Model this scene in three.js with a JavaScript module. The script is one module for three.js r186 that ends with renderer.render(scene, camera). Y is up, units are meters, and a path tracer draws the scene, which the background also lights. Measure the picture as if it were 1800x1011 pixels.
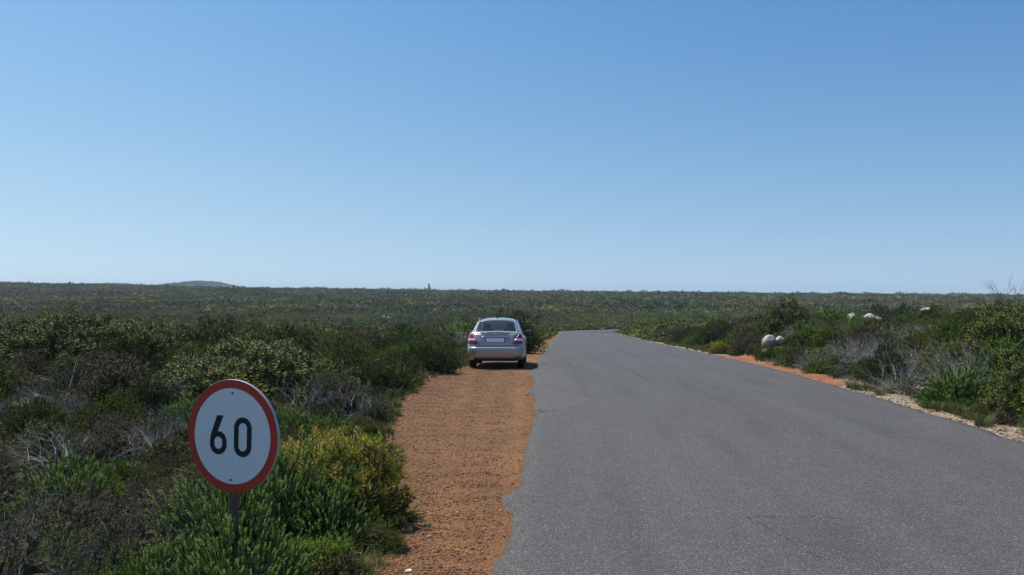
import * as THREE from 'three';
import { mergeGeometries, mergeVertices } from 'three/addons/utils/BufferGeometryUtils.js';
import { RoundedBoxGeometry } from 'three/addons/geometries/RoundedBoxGeometry.js';
import { createNoise2D, createNoise3D } from 'simplex-noise';

// ------------------------------------------------------------------ camera, sky, sun, exposure
const EYE = 1.98, EXPOSURE = 1.25;
const sst = (a, b, x) => { const t = Math.max(0, Math.min(1, (x - a) / (b - a))); return t * t * (3 - 2 * t); };
const scene = new THREE.Scene();
const camera = new THREE.PerspectiveCamera(35.93, 1024 / 575, 0.1, 6000);
camera.position.set(0, EYE, 0);
camera.lookAt(0, EYE + 0.01058, -1);

const SUN = new THREE.Vector3(-0.45, 1, -0.27).normalize();
function makeSky() {
  const W = 1024, H = 512, data = new Float32Array(W * H * 4);
  const horizon = [0.96, 1.1, 1.12], zenith = [0.07, 0.135, 0.27], fall = [8.8, 14, 30];       // colour low down and overhead, and the degrees over which one passes into the other
  const slope = [0.034, 0.024, 0.015];
  for (let r = 0; r < H; r++) {
    const el = ((r + 0.5) / H - 0.5) * 180, up = el * Math.PI / 180, e = Math.max(0, el);
    for (let c = 0; c < W; c++) {
      const az = ((c + 0.5) / W - 0.5) * 2 * Math.PI;
      const x = Math.cos(az) * Math.cos(up), y = Math.sin(up), z = Math.sin(az) * Math.cos(up);
      const g = Math.acos(Math.max(-1, Math.min(1, x * SUN.x + Math.max(0, y) * SUN.y + z * SUN.z))) * 180 / Math.PI;
      const s = (g < 55 ? 35 * Math.tanh((g - 55) / 35) : 24 * Math.tanh((g - 55) / 24)) * (1 - 0.55 * sst(85, 150, g));
      // a thin bank of cumulus low over the right-hand horizon
      const a = Math.atan2(x, -z) * 180 / Math.PI;
      let cl = 0;
      if (el > -0.2 && el < 1.2) for (const [ca, ce, cw, ch] of [[28.1, 0.1, 0.7, 0.33], [27.6, 0.05, 0.5, 0.28], [29.6, 0.1, 0.55, 0.22], [31.5, 0.05, 0.9, 0.3]])
        cl = Math.max(cl, 1 - ((a - ca) / cw) ** 2 - ((el - ce) / ch) ** 2);
      cl = Math.max(0, Math.min(0.5, cl * 0.9));
      for (let i = 0; i < 3; i++) {
        const v = (zenith[i] + (horizon[i] - zenith[i]) * Math.exp(-e / fall[i])) * Math.exp(-slope[i] * s);
        data[(r * W + c) * 4 + i] = (v * (1 - cl) + cl * [0.62, 0.68, 0.76][i]) / EXPOSURE;
      }
      data[(r * W + c) * 4 + 3] = 1;
    }
  }
  const tex = new THREE.DataTexture(data, W, H, THREE.RGBAFormat, THREE.FloatType);
  tex.mapping = THREE.EquirectangularReflectionMapping;
  tex.magFilter = THREE.LinearFilter; tex.needsUpdate = true;
  return tex;
}
scene.background = makeSky();
scene.environment = scene.background;

const sun = new THREE.DirectionalLight(new THREE.Color(1, 0.95, 0.86), 4.5);
sun.name = 'sun';
sun.position.copy(SUN).multiplyScalar(200);
sun.castShadow = true; sun.shadow.radius = 1;
sun.shadow.mapSize.set(4096, 4096);
Object.assign(sun.shadow.camera, { left: -90, right: 90, top: 90, bottom: -90, near: 1, far: 600 });
scene.add(sun); scene.add(sun.target);

const renderer = new THREE.WebGLRenderer({ antialias: true });
renderer.toneMapping = THREE.LinearToneMapping;
renderer.toneMappingExposure = EXPOSURE;
renderer.shadowMap.enabled = true;
scene.fog = new THREE.FogExp2(new THREE.Color(0.72, 0.84, 1.0), 0.00019);

// ------------------------------------------------------------------ helpers
let seed = 12345;
const rnd = () => { seed = (seed + 0x6d2b79f5) | 0; let t = Math.imul(seed ^ (seed >>> 15), 1 | seed); t = (t + Math.imul(t ^ (t >>> 7), 61 | t)) ^ t; return ((t ^ (t >>> 14)) >>> 0) / 4294967296; };
const R = (a, b) => a + (b - a) * rnd();
const pick = (a) => a[Math.floor(rnd() * a.length) % a.length];
const n2 = createNoise2D(rnd), n3 = createNoise3D(rnd);
const clamp = (x, a, b) => Math.max(a, Math.min(b, x));
const V = (x, y, z) => new THREE.Vector3(x, y, z);
function table(rows) {                                               // piecewise linear, extrapolated at both ends
  return (x) => { let k = 0; while (k < rows.length - 2 && x > rows[k + 1][0]) k++; const a = rows[k], b = rows[k + 1]; return a[1] + (b[1] - a[1]) * (x - a[0]) / (b[0] - a[0]); };
}
const used = new Map();
const numbered = (n) => { const k = used.get(n) ?? 0; used.set(n, k + 1); return k ? n + '_' + String(k).padStart(3, '0') : n; };
function tag(o, label, category, group) { o.userData.label = label; if (category) o.userData.category = category; if (group) o.userData.group = group; return o; }
function thing(name, label, category, group) { const g = new THREE.Group(); g.name = numbered(name); tag(g, label, category, group); scene.add(g); return g; }
function mesh(name, geo, mat, parent) { const m = new THREE.Mesh(geo, mat); m.name = name; m.castShadow = m.receiveShadow = true; if (parent) parent.add(m); return m; }
function structure(name, geo, mat) { const m = mesh(numbered(name), geo, mat, scene); m.userData.kind = 'structure'; return m; }
const std = (rgb, rough = 0.8, more = {}) => { const { physical, ...o } = more; const m = new (physical ? THREE.MeshPhysicalMaterial : THREE.MeshStandardMaterial)({ roughness: rough, ...o }); m.color.setRGB(...rgb); return m; };

function innerLeaves(gb, r, h, n, cols, size) {                       // the older leaves deep inside a shrub
  for (let k = 0; k < n; k++) { const d = dirUp(-0.05), f = Math.sqrt(R(0.02, 0.5)), l = jitter(d, 1.2), s = jitter(V(l.z, R(-1, 1), -l.x), 0.4); gb.spike(d.x * r * f, Math.max(0.02, d.y * h * f), d.z * r * f, l.x, l.y, l.z, s.x, s.y, s.z, size * R(0.7, 1.3), size * 0.7, tint(pick(cols), 0.85, 0.2)); }
}
class GB {                                                           // collects faces with vertex colours
  constructor() { this.p = []; this.c = []; this.i = []; this.n = 0; }
  v(x, y, z, c) { this.p.push(x, y, z); this.c.push(c[0], c[1], c[2]); return this.n++; }
  tri(a, b, c) { this.i.push(a, b, c); }
  spike(x, y, z, dx, dy, dz, sx, sy, sz, len, wid, c) {              // a one-triangle needle leaf
    const a = this.v(x - sx * wid / 2, y - sy * wid / 2, z - sz * wid / 2, c), b = this.v(x + sx * wid / 2, y + sy * wid / 2, z + sz * wid / 2, c);
    this.tri(a, b, this.v(x + dx * len, y + dy * len, z + dz * len, c));
  }
  leaf(b, d, s, u, len, wid, c, tip = c, at = 0.55, cup = 0.12) {    // a kite-shaped leaf folded along its rib
    const mx = b.x + d.x * len * at, my = b.y + d.y * len * at, mz = b.z + d.z * len * at, w = wid / 2, q = cup * wid;
    const a = this.v(b.x, b.y, b.z, c), l = this.v(mx - s.x * w + u.x * q, my - s.y * w + u.y * q, mz - s.z * w + u.z * q, c), r = this.v(mx + s.x * w + u.x * q, my + s.y * w + u.y * q, mz + s.z * w + u.z * q, c);
    const t = this.v(b.x + d.x * len, b.y + d.y * len, b.z + d.z * len, tip);
    this.tri(a, r, t); this.tri(a, t, l);
  }
  tube(a, b, ra, rb, c, n = 3) {
    const d = b.clone().sub(a).normalize(), s = Math.abs(d.y) > 0.9 ? V(1, 0, 0) : V(0, 1, 0), x = s.clone().cross(d).normalize(), y = d.clone().cross(x), st = this.n;
    for (let k = 0; k < n; k++) { const t = k / n * 6.2832, u = Math.cos(t), w = Math.sin(t); this.v(a.x + (x.x * u + y.x * w) * ra, a.y + (x.y * u + y.y * w) * ra, a.z + (x.z * u + y.z * w) * ra, c); this.v(b.x + (x.x * u + y.x * w) * rb, b.y + (x.y * u + y.y * w) * rb, b.z + (x.z * u + y.z * w) * rb, c); }
    for (let k = 0; k < n; k++) { const p = st + 2 * k, q = st + 2 * ((k + 1) % n); this.tri(p, q, q + 1); this.tri(p, q + 1, p + 1); }
  }
  geo() {
    const g = new THREE.BufferGeometry();
    g.setAttribute('position', new THREE.Float32BufferAttribute(this.p, 3)); g.setAttribute('color', new THREE.Float32BufferAttribute(this.c, 3)); g.setIndex(this.i);
    return g;
  }
}
const tint = (c, k, j = 0.12) => { const f = k * (1 + R(-j, j)); return [c[0] * f * (1 + R(-j, j) * 0.5), c[1] * f, c[2] * f * (1 + R(-j, j) * 0.5)]; };
const mixc = (a, b, t) => [a[0] + (b[0] - a[0]) * t, a[1] + (b[1] - a[1]) * t, a[2] + (b[2] - a[2]) * t];
function dirUp(low = -0.05) { const y = R(low, 1), a = R(0, 6.2832), r = Math.sqrt(Math.max(0, 1 - y * y)); return V(r * Math.cos(a), y, r * Math.sin(a)); }
function jitter(v, k) { return V(v.x + R(-k, k), v.y + R(-k, k), v.z + R(-k, k)).normalize(); }
function frame(d) { const s = Math.abs(d.y) > 0.95 ? V(1, 0, 0) : V(0, 1, 0), a = s.cross(d).normalize(), b = d.clone().cross(a).normalize(); return [a, b]; }

// ------------------------------------------------------------------ the lie of the land: x to the right, d metres ahead (z = -d)
const leftEdge = table([[-20, -1.9], [6.3, -0.14], [9.4, 0.1], [11.1, 0.16], [13, 0.28], [15.2, 0.42], [18, 0.47], [21.6, 0.55], [26, 0.66], [28.5, 0.74], [36, 1.18], [48.5, 1.98], [70, 3.35], [115, 6.4]]);
const rightEdge = table([[-20, 5.4], [12.2, 7.03], [21.6, 7.5], [35, 8.2], [60, 9.5], [83, 10.8], [115, 13.2]]);
const scrubLeft = table([[-10, -1.1], [5, -1.05], [9.4, -1.2], [13, -1.9], [17.3, -2.2], [24, -2.05], [28, -1.5], [34, -0.7], [40, 0.2], [50, 1.0], [60, 1.7], [99, 4.4], [125, 6.2]]);
const profile = (d) => { const q = (d - 23) / 4; return -0.0285 * 4 * (q > 30 ? q : Math.log(1 + Math.exp(q))); };
const crest = table([[-900, 32], [-464, 24], [-231, 15.5], [-77, 11], [0, 9], [102, 8], [205, 6], [462, 2], [900, 0]]);
function base(x, d) {
  const near = profile(Math.min(d, 150));
  if (d < 130) return near;
  const E = crest(clamp(x * 800 / Math.max(d, 400), -900, 900)) * 0.513 + 0.6, t = clamp((d - 175) / 625, 0, 1);
  let far = -3.75 + (E + 3.75) * Math.pow(t, 1.15) - 14 * sst(820, 1500, d) + n2(x * 0.006, d * 0.006) * 1.2 * sst(180, 400, d) * (1 - 0.6 * sst(600, 800, d));
  if (d > 1000) {
    const bump = (cx, cd, w, l, h) => h * Math.exp(-(((x - cx) / w) ** 2) - ((d - cd) / l) ** 2);
    far += bump(-680, 2000, 95, 300, 35) + bump(-880, 2000, 150, 300, 27) + bump(-1250, 2100, 300, 350, 30);
  }
  return near + (far - near) * sst(135, 200, d);
}
const knolls = [[17.7, 44.5, 0.5, 1.7], [24.5, 52.5, 0.8, 1.6], [9.8, 33.3, 0.5, 0.9]];   // outcrops that the boulders crown
function ground(x, d) {
  let h = base(x, d);
  for (const [kx, kd, kh, kr] of knolls) { const q = ((x - kx) ** 2 + (d - kd) ** 2) / (kr * kr); if (q < 9) h += kh * Math.exp(-q); }
  if (d > 135) return h;
  const l = leftEdge(d) - x, r = x - rightEdge(d), fade = 1 - sst(110, 135, d);
  if (l > -0.05) h += fade * (-0.05 + 0.05 * sst(1.5, 6, l) + n2(x * 0.35, d * 0.35) * 0.09 * sst(1.5, 4, l));
  else if (r > -0.05) h += fade * (-0.055 + 0.8 * sst(0.8, 6, r) + 0.4 * sst(6, 20, r) + n2(x * 0.35, d * 0.35) * 0.09 * sst(1, 3, r));
  else h -= 0.09 * fade;
  return h;
}
const put = (o, x, d, sink = 0.02) => { o.position.set(x, ground(x, d) - sink, -d); return o; };

// ------------------------------------------------------------------ textures (matter only: grain, stones of the mix, dust)
function byteTexture(n, fill, repeat, srgb = true) {
  const data = new Uint8Array(n * n * 4); fill(data, n);
  const t = new THREE.DataTexture(data, n, n); t.wrapS = t.wrapT = THREE.RepeatWrapping; t.magFilter = THREE.LinearFilter; t.minFilter = THREE.LinearMipmapLinearFilter; t.generateMipmaps = true;
  if (srgb) t.colorSpace = THREE.SRGBColorSpace; t.repeat.set(repeat, repeat); t.needsUpdate = true; return t;
}
function stones(data, n, count, r0, r1, back, colour) {
  for (let i = 0; i < n * n; i++) { const c = back(); data[i * 4] = c[0]; data[i * 4 + 1] = c[1]; data[i * 4 + 2] = c[2]; data[i * 4 + 3] = 255; }
  for (let k = 0; k < count; k++) {
    const x = R(0, n), y = R(0, n), rr = R(r0, r1), e = R(0.6, 1.6), ca = Math.cos(k), sa = Math.sin(k), c = colour();
    for (let j = Math.floor(-rr * 1.7); j <= rr * 1.7; j++) for (let i = Math.floor(-rr * 1.7); i <= rr * 1.7; i++) {
      const u = (i * ca + j * sa) / e, w = (-i * sa + j * ca) * e; if (u * u + w * w > rr * rr) continue;
      const q = (((Math.floor(y) + j + n) % n) * n + (Math.floor(x) + i + n) % n) * 4, f = R(0.94, 1.06);
      data[q] = clamp(c[0] * f, 0, 255); data[q + 1] = clamp(c[1] * f, 0, 255); data[q + 2] = clamp(c[2] * f, 0, 255);
    }
  }
}
const asphaltMap = byteTexture(1536, (d, n) => stones(d, n, 120000, 0.9, 2.6, () => { const g = R(54, 74); return [g, g, g * 0.97]; }, () => { const g = 56 + 74 * Math.pow(rnd(), 1.5) + (rnd() < 0.05 ? 40 : 0), w = R(-2, 6); return [g + w, g, g - w * 0.8]; }), 1 / 3.1);
const asphaltBump = byteTexture(1024, (d, n) => stones(d, n, 40000, 1.2, 3.6, () => { const g = R(20, 60); return [g, g, g]; }, () => { const g = R(90, 255); return [g, g, g]; }), 1 / 2.3, false);
const gravelTones = [[150, 104, 64], [138, 90, 56], [160, 120, 78], [118, 78, 52], [162, 128, 88], [100, 70, 52], [154, 100, 56], [140, 104, 72]];
const gravelMap = byteTexture(1024, (d, n) => stones(d, n, 30000, 1.0, 4.2, () => { const f = R(0.8, 1.05); return [140 * f, 94 * f, 56 * f]; }, () => { const c = pick(gravelTones), f = R(0.75, 1.1); return [c[0] * f, c[1] * f, c[2] * f]; }), 1 / 2.2);
const gravelBump = byteTexture(1024, (d, n) => stones(d, n, 20000, 1.5, 7, () => { const g = R(30, 70); return [g, g, g]; }, () => { const g = R(80, 255); return [g, g, g]; }), 1 / 2.2, false);
const sandMap = byteTexture(1024, (d, n) => stones(d, n, 24000, 1, 5, () => { const f = R(0.8, 1.1); return [150 * f, 134 * f, 112 * f]; }, () => { const c = pick([[164, 150, 130], [130, 112, 90], [178, 168, 150], [114, 92, 72], [98, 86, 72], [142, 116, 88]]), f = R(0.8, 1.1); return [c[0] * f, c[1] * f, c[2] * f]; }), 1 / 2.4);
const soilMap = byteTexture(1024, (d, n) => stones(d, n, 26000, 1, 6, () => { const f = R(0.7, 1.2); return [118 * f, 106 * f, 86 * f]; }, () => { const c = pick([[96, 84, 64], [140, 126, 104], [84, 86, 58], [160, 146, 126], [70, 62, 48], [104, 100, 74]]), f = R(0.8, 1.15); return [c[0] * f, c[1] * f, c[2] * f]; }), 1 / 3.3);

// ------------------------------------------------------------------ terrain sheet
function sheet(xs, ds, height, colour) {
  const p = [], c = [], uv = [], idx = [], nx = xs.length;
  for (const d of ds) for (const x of xs) { p.push(x, height(x, d), -d); uv.push(x, d); c.push(...colour(x, d)); }
  for (let j = 0; j < ds.length - 1; j++) for (let i = 0; i < nx - 1; i++) { const a = j * nx + i; idx.push(a, a + 1, a + nx + 1, a, a + nx + 1, a + nx); }
  const g = new THREE.BufferGeometry(); g.setAttribute('position', new THREE.Float32BufferAttribute(p, 3)); g.setAttribute('uv', new THREE.Float32BufferAttribute(uv, 2)); g.setAttribute('color', new THREE.Float32BufferAttribute(c, 3)); g.setIndex(idx); g.computeVertexNormals();
  return g;
}
{
  const xs = [], ds = [];
  for (let x = 0, s = 0.3; x < 3200; x += s, s *= x < 14 ? 1 : 1.045) { xs.push(x); if (x) xs.unshift(-x); }
  for (let d = -60; d < -6; d += 6) ds.push(d);
  for (let d = -6, s = 0.35; d < 4200; d += s, s *= d < 30 ? 1 : 1.02) ds.push(d);
  const g = sheet(xs, ds, ground, (x, d) => {
    const k = 1 + 0.3 * n2(x * 0.05, d * 0.05) + 0.15 * n2(x * 0.3 + 9, d * 0.3), m = 0.5 + 0.5 * n2(x * 0.01 + 4, d * 0.008), c = mixc([0.36, 0.42, 0.24], [0.5, 0.48, 0.4], m);   // mossy litter and bare sandy soil in patches
    return [c[0] * k, c[1] * k, c[2] * k];
  });
  structure('ground', g, new THREE.MeshStandardMaterial({ map: soilMap, vertexColors: true, roughness: 1 }));
}

// ------------------------------------------------------------------ road
const bend = [];
{
  let x = (leftEdge(115) + rightEdge(115)) / 2, d = 115, a = 0.068;
  for (let k = 0; k < 70; k++) { bend.push([x, d, a]); a += 1.6 / (k < 8 ? 120 : 62); x += 1.6 * Math.sin(a); d += 1.6 * Math.cos(a); }
}
const nearBend = (x, d) => { if (d < 108) return 99; let m = 99; for (const b of bend) m = Math.min(m, Math.hypot(x - b[0], d - b[1])); return m; };
const roadTop = (x, d) => base(x, d) + 0.004 + 0.03 * (1 - ((x - (leftEdge(d) + rightEdge(d)) / 2) / 3.5) ** 2) * 0.6;
{
  const rows = [];
  for (let d = -14, s = 0.12; d < 115; d += s, s = d < 5 ? 0.4 : d < 30 ? 0.1 : s * 1.02) {
    const rag = 0.05 * n2(d * 0.7, 3.3) + 0.03 * n2(d * 2.3, 8.1) + 0.02 * n2(d * 6, 1.7), bite = (c, w, h) => h * Math.exp(-(((d - c) / w) ** 2));
    const l = leftEdge(d) + rag - bite(19.2, 0.5, 0.22) + bite(15.6, 0.25, 0.2) - bite(24.5, 1.6, 0.16) - bite(8.8, 0.35, 0.16), r = rightEdge(d) + 0.05 * n2(d * 0.9, 5) + 0.03 * n2(d * 3.4, 5);
    rows.push({ l: [l, d], r: [r, d], d });
  }
  for (const [x, d, a] of bend) rows.push({ l: [x - 3.4 * Math.cos(a), d + 3.4 * Math.sin(a)], r: [x + 3.4 * Math.cos(a), d - 3.4 * Math.sin(a)], d: 120, far: 1 });
  const N = 44, p = [], c = [], uv = [], idx = [];
  for (const row of rows) for (let i = -1; i <= N + 1; i++) {
    const t = clamp(i / N, 0, 1), skirt = i < 0 || i > N, x = row.l[0] + (row.r[0] - row.l[0]) * t, d = row.l[1] + (row.r[1] - row.l[1]) * t;
    const edge = Math.min(t, 1 - t) * 6.8, y = row.far ? base(x, d) + 0.06 : roadTop(x, d) - 0.018 * Math.max(0, 1 - edge / 0.25);
    p.push(x, skirt ? y - 0.14 : y, -d); uv.push(x, d);
    const w = x - (row.l[0] + row.r[0]) / 2;                         // lateral place on the road
    let k = 0.95 + 0.06 * n2(x * 0.6, d * 0.06) + 0.06 * n2(x * 2.2, d * 0.12 + 40) + 0.05 * n2(x * 3.9, d * 2.2);
    // bitumen bleeding in the wheel tracks and along the old joint lines: broken longitudinal streaks
    for (const [cx, ww, s] of [[-2.3, 0.16, 0.12], [-1.5, 0.1, 0.16], [-0.75, 0.12, 0.14], [0.1, 0.14, 0.2], [0.75, 0.12, 0.12], [1.7, 0.22, 0.16], [2.6, 0.25, 0.14]]) k -= s * Math.exp(-(((w - cx - 0.15 * n2(d * 0.12, cx)) / ww) ** 2)) * sst(-0.35, 0.4, n2(d * 0.22, cx * 7));
    const patch = sst(0.06, 0, Math.max(Math.abs(x - 2.6 - (d - 7.3) * 0.1) - 0.45, Math.abs(d - 7.2) - 0.75));
    k *= 1 - 0.1 * patch;
    k += 0.13 * sst(0.08, 0, Math.max(t * 6.8 - 0.75 - 0.3 * n2(d * 0.5, 6), Math.abs(d - 21) - 5.2 - n2(x * 2, 1)));   // an old smooth repair along the edge
    const dust = sst(0.5, 0, Math.min(t, 1 - t) * 6.8 + 0.3 * n2(x * 3, d * 1.2)) * (0.5 + 0.5 * n2(x * 6, d * 4)) * 0.5;
    const col = mixc([k, k, k * 1.01], [1.25, 1.05, 0.86], clamp(dust, 0, 1));
    c.push(...col);
  }
  const M = N + 3;
  for (let j = 0; j < rows.length - 1; j++) for (let i = 0; i < M - 1; i++) { const a = j * M + i; idx.push(a, a + 1, a + M + 1, a, a + M + 1, a + M); }
  const g = new THREE.BufferGeometry(); g.setAttribute('position', new THREE.Float32BufferAttribute(p, 3)); g.setAttribute('uv', new THREE.Float32BufferAttribute(uv, 2)); g.setAttribute('color', new THREE.Float32BufferAttribute(c, 3)); g.setIndex(idx); g.computeVertexNormals();
  const road = structure('road', g, new THREE.MeshStandardMaterial({ map: asphaltMap, bumpMap: asphaltBump, bumpScale: 0.004, vertexColors: true, roughness: 0.88 }));
  // cracks: narrow broken seams filled with bitumen
  const gb = new GB(), dark = [0.05, 0.049, 0.048];
  const crack = (pts, w) => {
    for (let k = 0; k < pts.length - 1; k++) {
      const n = Math.ceil(Math.hypot(pts[k + 1][0] - pts[k][0], pts[k + 1][1] - pts[k][1]) / 0.07);
      for (let q = 0; q < n; q++) {
        if (rnd() < 0.4) continue;
        const at = (t) => { const x = pts[k][0] + (pts[k + 1][0] - pts[k][0]) * t, d = pts[k][1] + (pts[k + 1][1] - pts[k][1]) * t; return [x + 0.03 * n2(x * 5, d * 5), d + 0.05 * n2(d * 5, x * 5 + 7)]; };
        const a = at(q / n), b = at((q + 1) / n), L = Math.hypot(b[0] - a[0], b[1] - a[1]) + 1e-6, nx = (b[1] - a[1]) / L, nd = -(b[0] - a[0]) / L, f = w * R(0.4, 1), h = w * R(0.4, 1);
        const vv = (x, d) => gb.v(x, roadTop(x, d) + 0.004, -d, dark), i0 = vv(a[0] - nx * f, a[1] - nd * f), i1 = vv(a[0] + nx * f, a[1] + nd * f), i2 = vv(b[0] + nx * h, b[1] + nd * h), i3 = vv(b[0] - nx * h, b[1] - nd * h);
        gb.tri(i0, i1, i2); gb.tri(i0, i2, i3);
      }
    }
  };
  crack([[0.66, 19.6], [1.0, 20.2], [1.45, 20.6], [1.9, 22]], 0.02); crack([[0.7, 25.6], [1.35, 25.5]], 0.03); crack([[0.62, 15.6], [0.85, 15.3]], 0.03);
  crack([[2.6, 44], [2.9, 36], [3.0, 30], [3.35, 24], [3.2, 19]], 0.012); crack([[4.7, 40], [4.9, 31], [5.05, 24], [5.2, 17.5]], 0.011); crack([[2.1, 32], [4.4, 31.2], [6.2, 31.6]], 0.022); crack([[1.6, 38], [1.9, 30], [1.75, 25]], 0.015);
  crack([[2.1, 7.95], [2.7, 7.97], [3.1, 7.8]], 0.007); crack([[2.1, 7.95], [2.25, 7.2], [2.33, 6.6]], 0.008);
  mesh('crack', gb.geo(), new THREE.MeshStandardMaterial({ vertexColors: true, roughness: 0.75 }), road);
}

// ------------------------------------------------------------------ gravel verges
const sheetMat = (map, bump) => new THREE.MeshStandardMaterial({ map, bumpMap: bump, bumpScale: 0.006, vertexColors: true, roughness: 1 });
function ribbon(name, d0, d1, left, right, n, lift, colour, mat) {
  const p = [], c = [], uv = [], idx = []; let rows = 0;
  for (let d = d0, s = 0.2; d <= d1; d += s, s = d < 35 ? 0.2 : s * 1.03) {
    rows++;
    for (let i = 0; i <= n; i++) {
      const x = left(d) + (right(d) - left(d)) * i / n, t = i / n;
      p.push(x, ground(x, d) + lift * Math.min(1, t * 8, (1 - t) * 8 + 0.8) - 0.006 + 0.012 * n2(x * 1.3, d * 1.3) - (name === 'gravel_verge' ? 0.014 * trackAt(x, d) : 0), -d); uv.push(x, d); c.push(...colour(x, d));
    }
  }
  for (let j = 0; j < rows - 1; j++) for (let i = 0; i < n; i++) { const a = j * (n + 1) + i; idx.push(a, a + 1, a + n + 2, a, a + n + 2, a + n + 1); }
  const g = new THREE.BufferGeometry(); g.setAttribute('position', new THREE.Float32BufferAttribute(p, 3)); g.setAttribute('uv', new THREE.Float32BufferAttribute(uv, 2)); g.setAttribute('color', new THREE.Float32BufferAttribute(c, 3)); g.setIndex(idx); g.computeVertexNormals();
  return structure(name, g, mat);
}
const trackAt = (x, d) => { const c = 0.0035 * (26 - d) ** 2 * 0.55, e = (q) => Math.exp(-(((x - q) / 0.17) ** 2)); return Math.max(e(-1.15 + c * 0.9), e(0.28 - 0.018 * (26 - d) + 0.05 * n2(d * 0.3, 2)), 0.7 * e(-0.4 - 0.008 * (26 - d))) * sst(27, 24, d) * (0.65 + 0.35 * n2(x * 1.2, d * 0.5)); };
const vergeY = (x, d) => ground(x, d) + 0.019 + 0.012 * n2(x * 1.3, d * 1.3) - 0.014 * trackAt(x, d);
const GRAVEL = 'gravel_verge';
ribbon(GRAVEL, -8, 125, (d) => scrubLeft(d) - 0.55, (d) => leftEdge(d) + 0.12, 36, 0.025, (x, d) => {
  const k = 1 + 0.14 * n2(x * 0.9, d * 0.25) + 0.12 * n2(x * 2.6, d * 1.6), o = Math.max(0.8 * sst(0.7, 0.05, leftEdge(d) - x + 0.5 * n2(d * 0.35, 2)), 0.9 * trackAt(x, d)), w = sst(0, 0.5, n2(x * 0.6 + 20, d * 0.4)) * 0.5;
  return mixc(mixc([0.63 * k, 0.71 * k, 0.64 * k], [0.8 * k, 0.76 * k, 0.57 * k], o), [0.8, 0.86, 0.82], w * 0.4);
}, sheetMat(gravelMap, gravelBump));
ribbon('sandy_verge', -8, 115, (d) => rightEdge(d) - 0.12, (d) => rightEdge(d) + 1.7 - 1.2 * sst(34, 42, d), 10, 0.025, (x, d) => { const k = 1 + 0.15 * n2(x * 0.8, d * 0.4) + 0.12 * n2(x * 3, d * 2); return [k, k * 0.97, k * 0.93]; }, sheetMat(sandMap, gravelBump));
ribbon('gravel_patch', 20.5, 36.5, (d) => rightEdge(d) - 0.1, (d) => rightEdge(d) + 0.02 + 1.25 * Math.sqrt(clamp((d - 20.5) / 3.5, 0, 1) * clamp((36.5 - d) / 6, 0, 1)) + 0.14 * n2(d * 0.9, 4), 8, 0.034, (x, d) => { const k = 1 + 0.15 * n2(x * 1.5, d * 0.8); return [1.05 * k, 0.84 * k, 0.68 * k]; }, sheetMat(gravelMap, gravelBump));

function pebbleGeo(n) {
  const g = new THREE.IcosahedronGeometry(1, n), p = g.attributes.position, o = R(0, 50);
  for (let i = 0; i < p.count; i++) { const x = p.getX(i), y = p.getY(i), z = p.getZ(i), f = 1 + 0.28 * n3(x * 0.9 + o, y * 0.9, z * 0.9); p.setXYZ(i, x * f, y * f * 0.62, z * f * 0.85); }
  g.deleteAttribute('normal'); g.deleteAttribute('uv'); return g;
}
const stoneMat = std([1, 1, 1], 0.95);
function pebbles(name, label, count, where, tones, rMin, rMax, yOf) {
  const m = new THREE.InstancedMesh(pebbleGeo(0), stoneMat, count), M = new THREE.Matrix4(), q = new THREE.Quaternion(), c = new THREE.Color();
  for (let k = 0; k < count; k++) {
    const [x, d] = where(), s = rMin + (rMax - rMin) * Math.pow(rnd(), 4.5), t = pick(tones), f = R(0.6, 1.0);
    q.setFromEuler(new THREE.Euler(R(-0.3, 0.3), R(0, 6.28), R(-0.3, 0.3)));
    M.compose(V(x, yOf(x, d) + s * 0.12, -d), q, V(s * R(0.7, 1.3), s, s * R(0.7, 1.3))); m.setMatrixAt(k, M);
    m.setColorAt(k, c.setRGB(t[0] * f, t[1] * f, t[2] * f));
  }
  m.name = name; m.userData.kind = 'stuff'; tag(m, label, 'gravel'); m.castShadow = m.receiveShadow = true; scene.add(m);
}
const lin = (c) => c.map((v) => Math.pow(v / 255, 2.2));
const pebbleTones = [...gravelTones.map(lin), [0.1, 0.055, 0.035], [0.2, 0.12, 0.07], [0.16, 0.09, 0.055], [0.28, 0.17, 0.085]];
pebbles('loose_gravel', 'loose orange and brown stones strewn over the left verge', 95000, () => { const d = 5 + 24 * Math.pow(rnd(), 1.5), l = scrubLeft(d) - 0.4, r = leftEdge(d) - 0.01; let x; for (let q = 0; q < 5; q++) { let t = rnd(); if (rnd() < 0.45) t = t * t * 0.8; x = l + (r - l) * t; if (rnd() > 0.85 * trackAt(x, d)) break; } return [x, d]; }, pebbleTones, 0.004, 0.018, vergeY);
pebbles('coarse_gravel', 'coarser brown stones at the near end of the gravel, towards the scrub', 2600, () => { const d = 5.2 + 5 * rnd(), l = scrubLeft(d) - 0.3; return [l + (leftEdge(d) - 0.1 - l) * Math.pow(rnd(), 1.5), d]; }, pebbleTones, 0.007, 0.022, vergeY);
pebbles('edge_chips', 'loose chips and sand strewn over the crumbling left asphalt edge', 1500, () => { const d = 5.5 + 24 * Math.pow(rnd(), 1.4); return [leftEdge(d) - 0.05 + 0.55 * rnd() ** 2.2, d]; }, [[0.16, 0.13, 0.1], [0.2, 0.14, 0.09], [0.12, 0.1, 0.085]], 0.0025, 0.007, (x, d) => roadTop(x, d) + 0.001);
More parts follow.
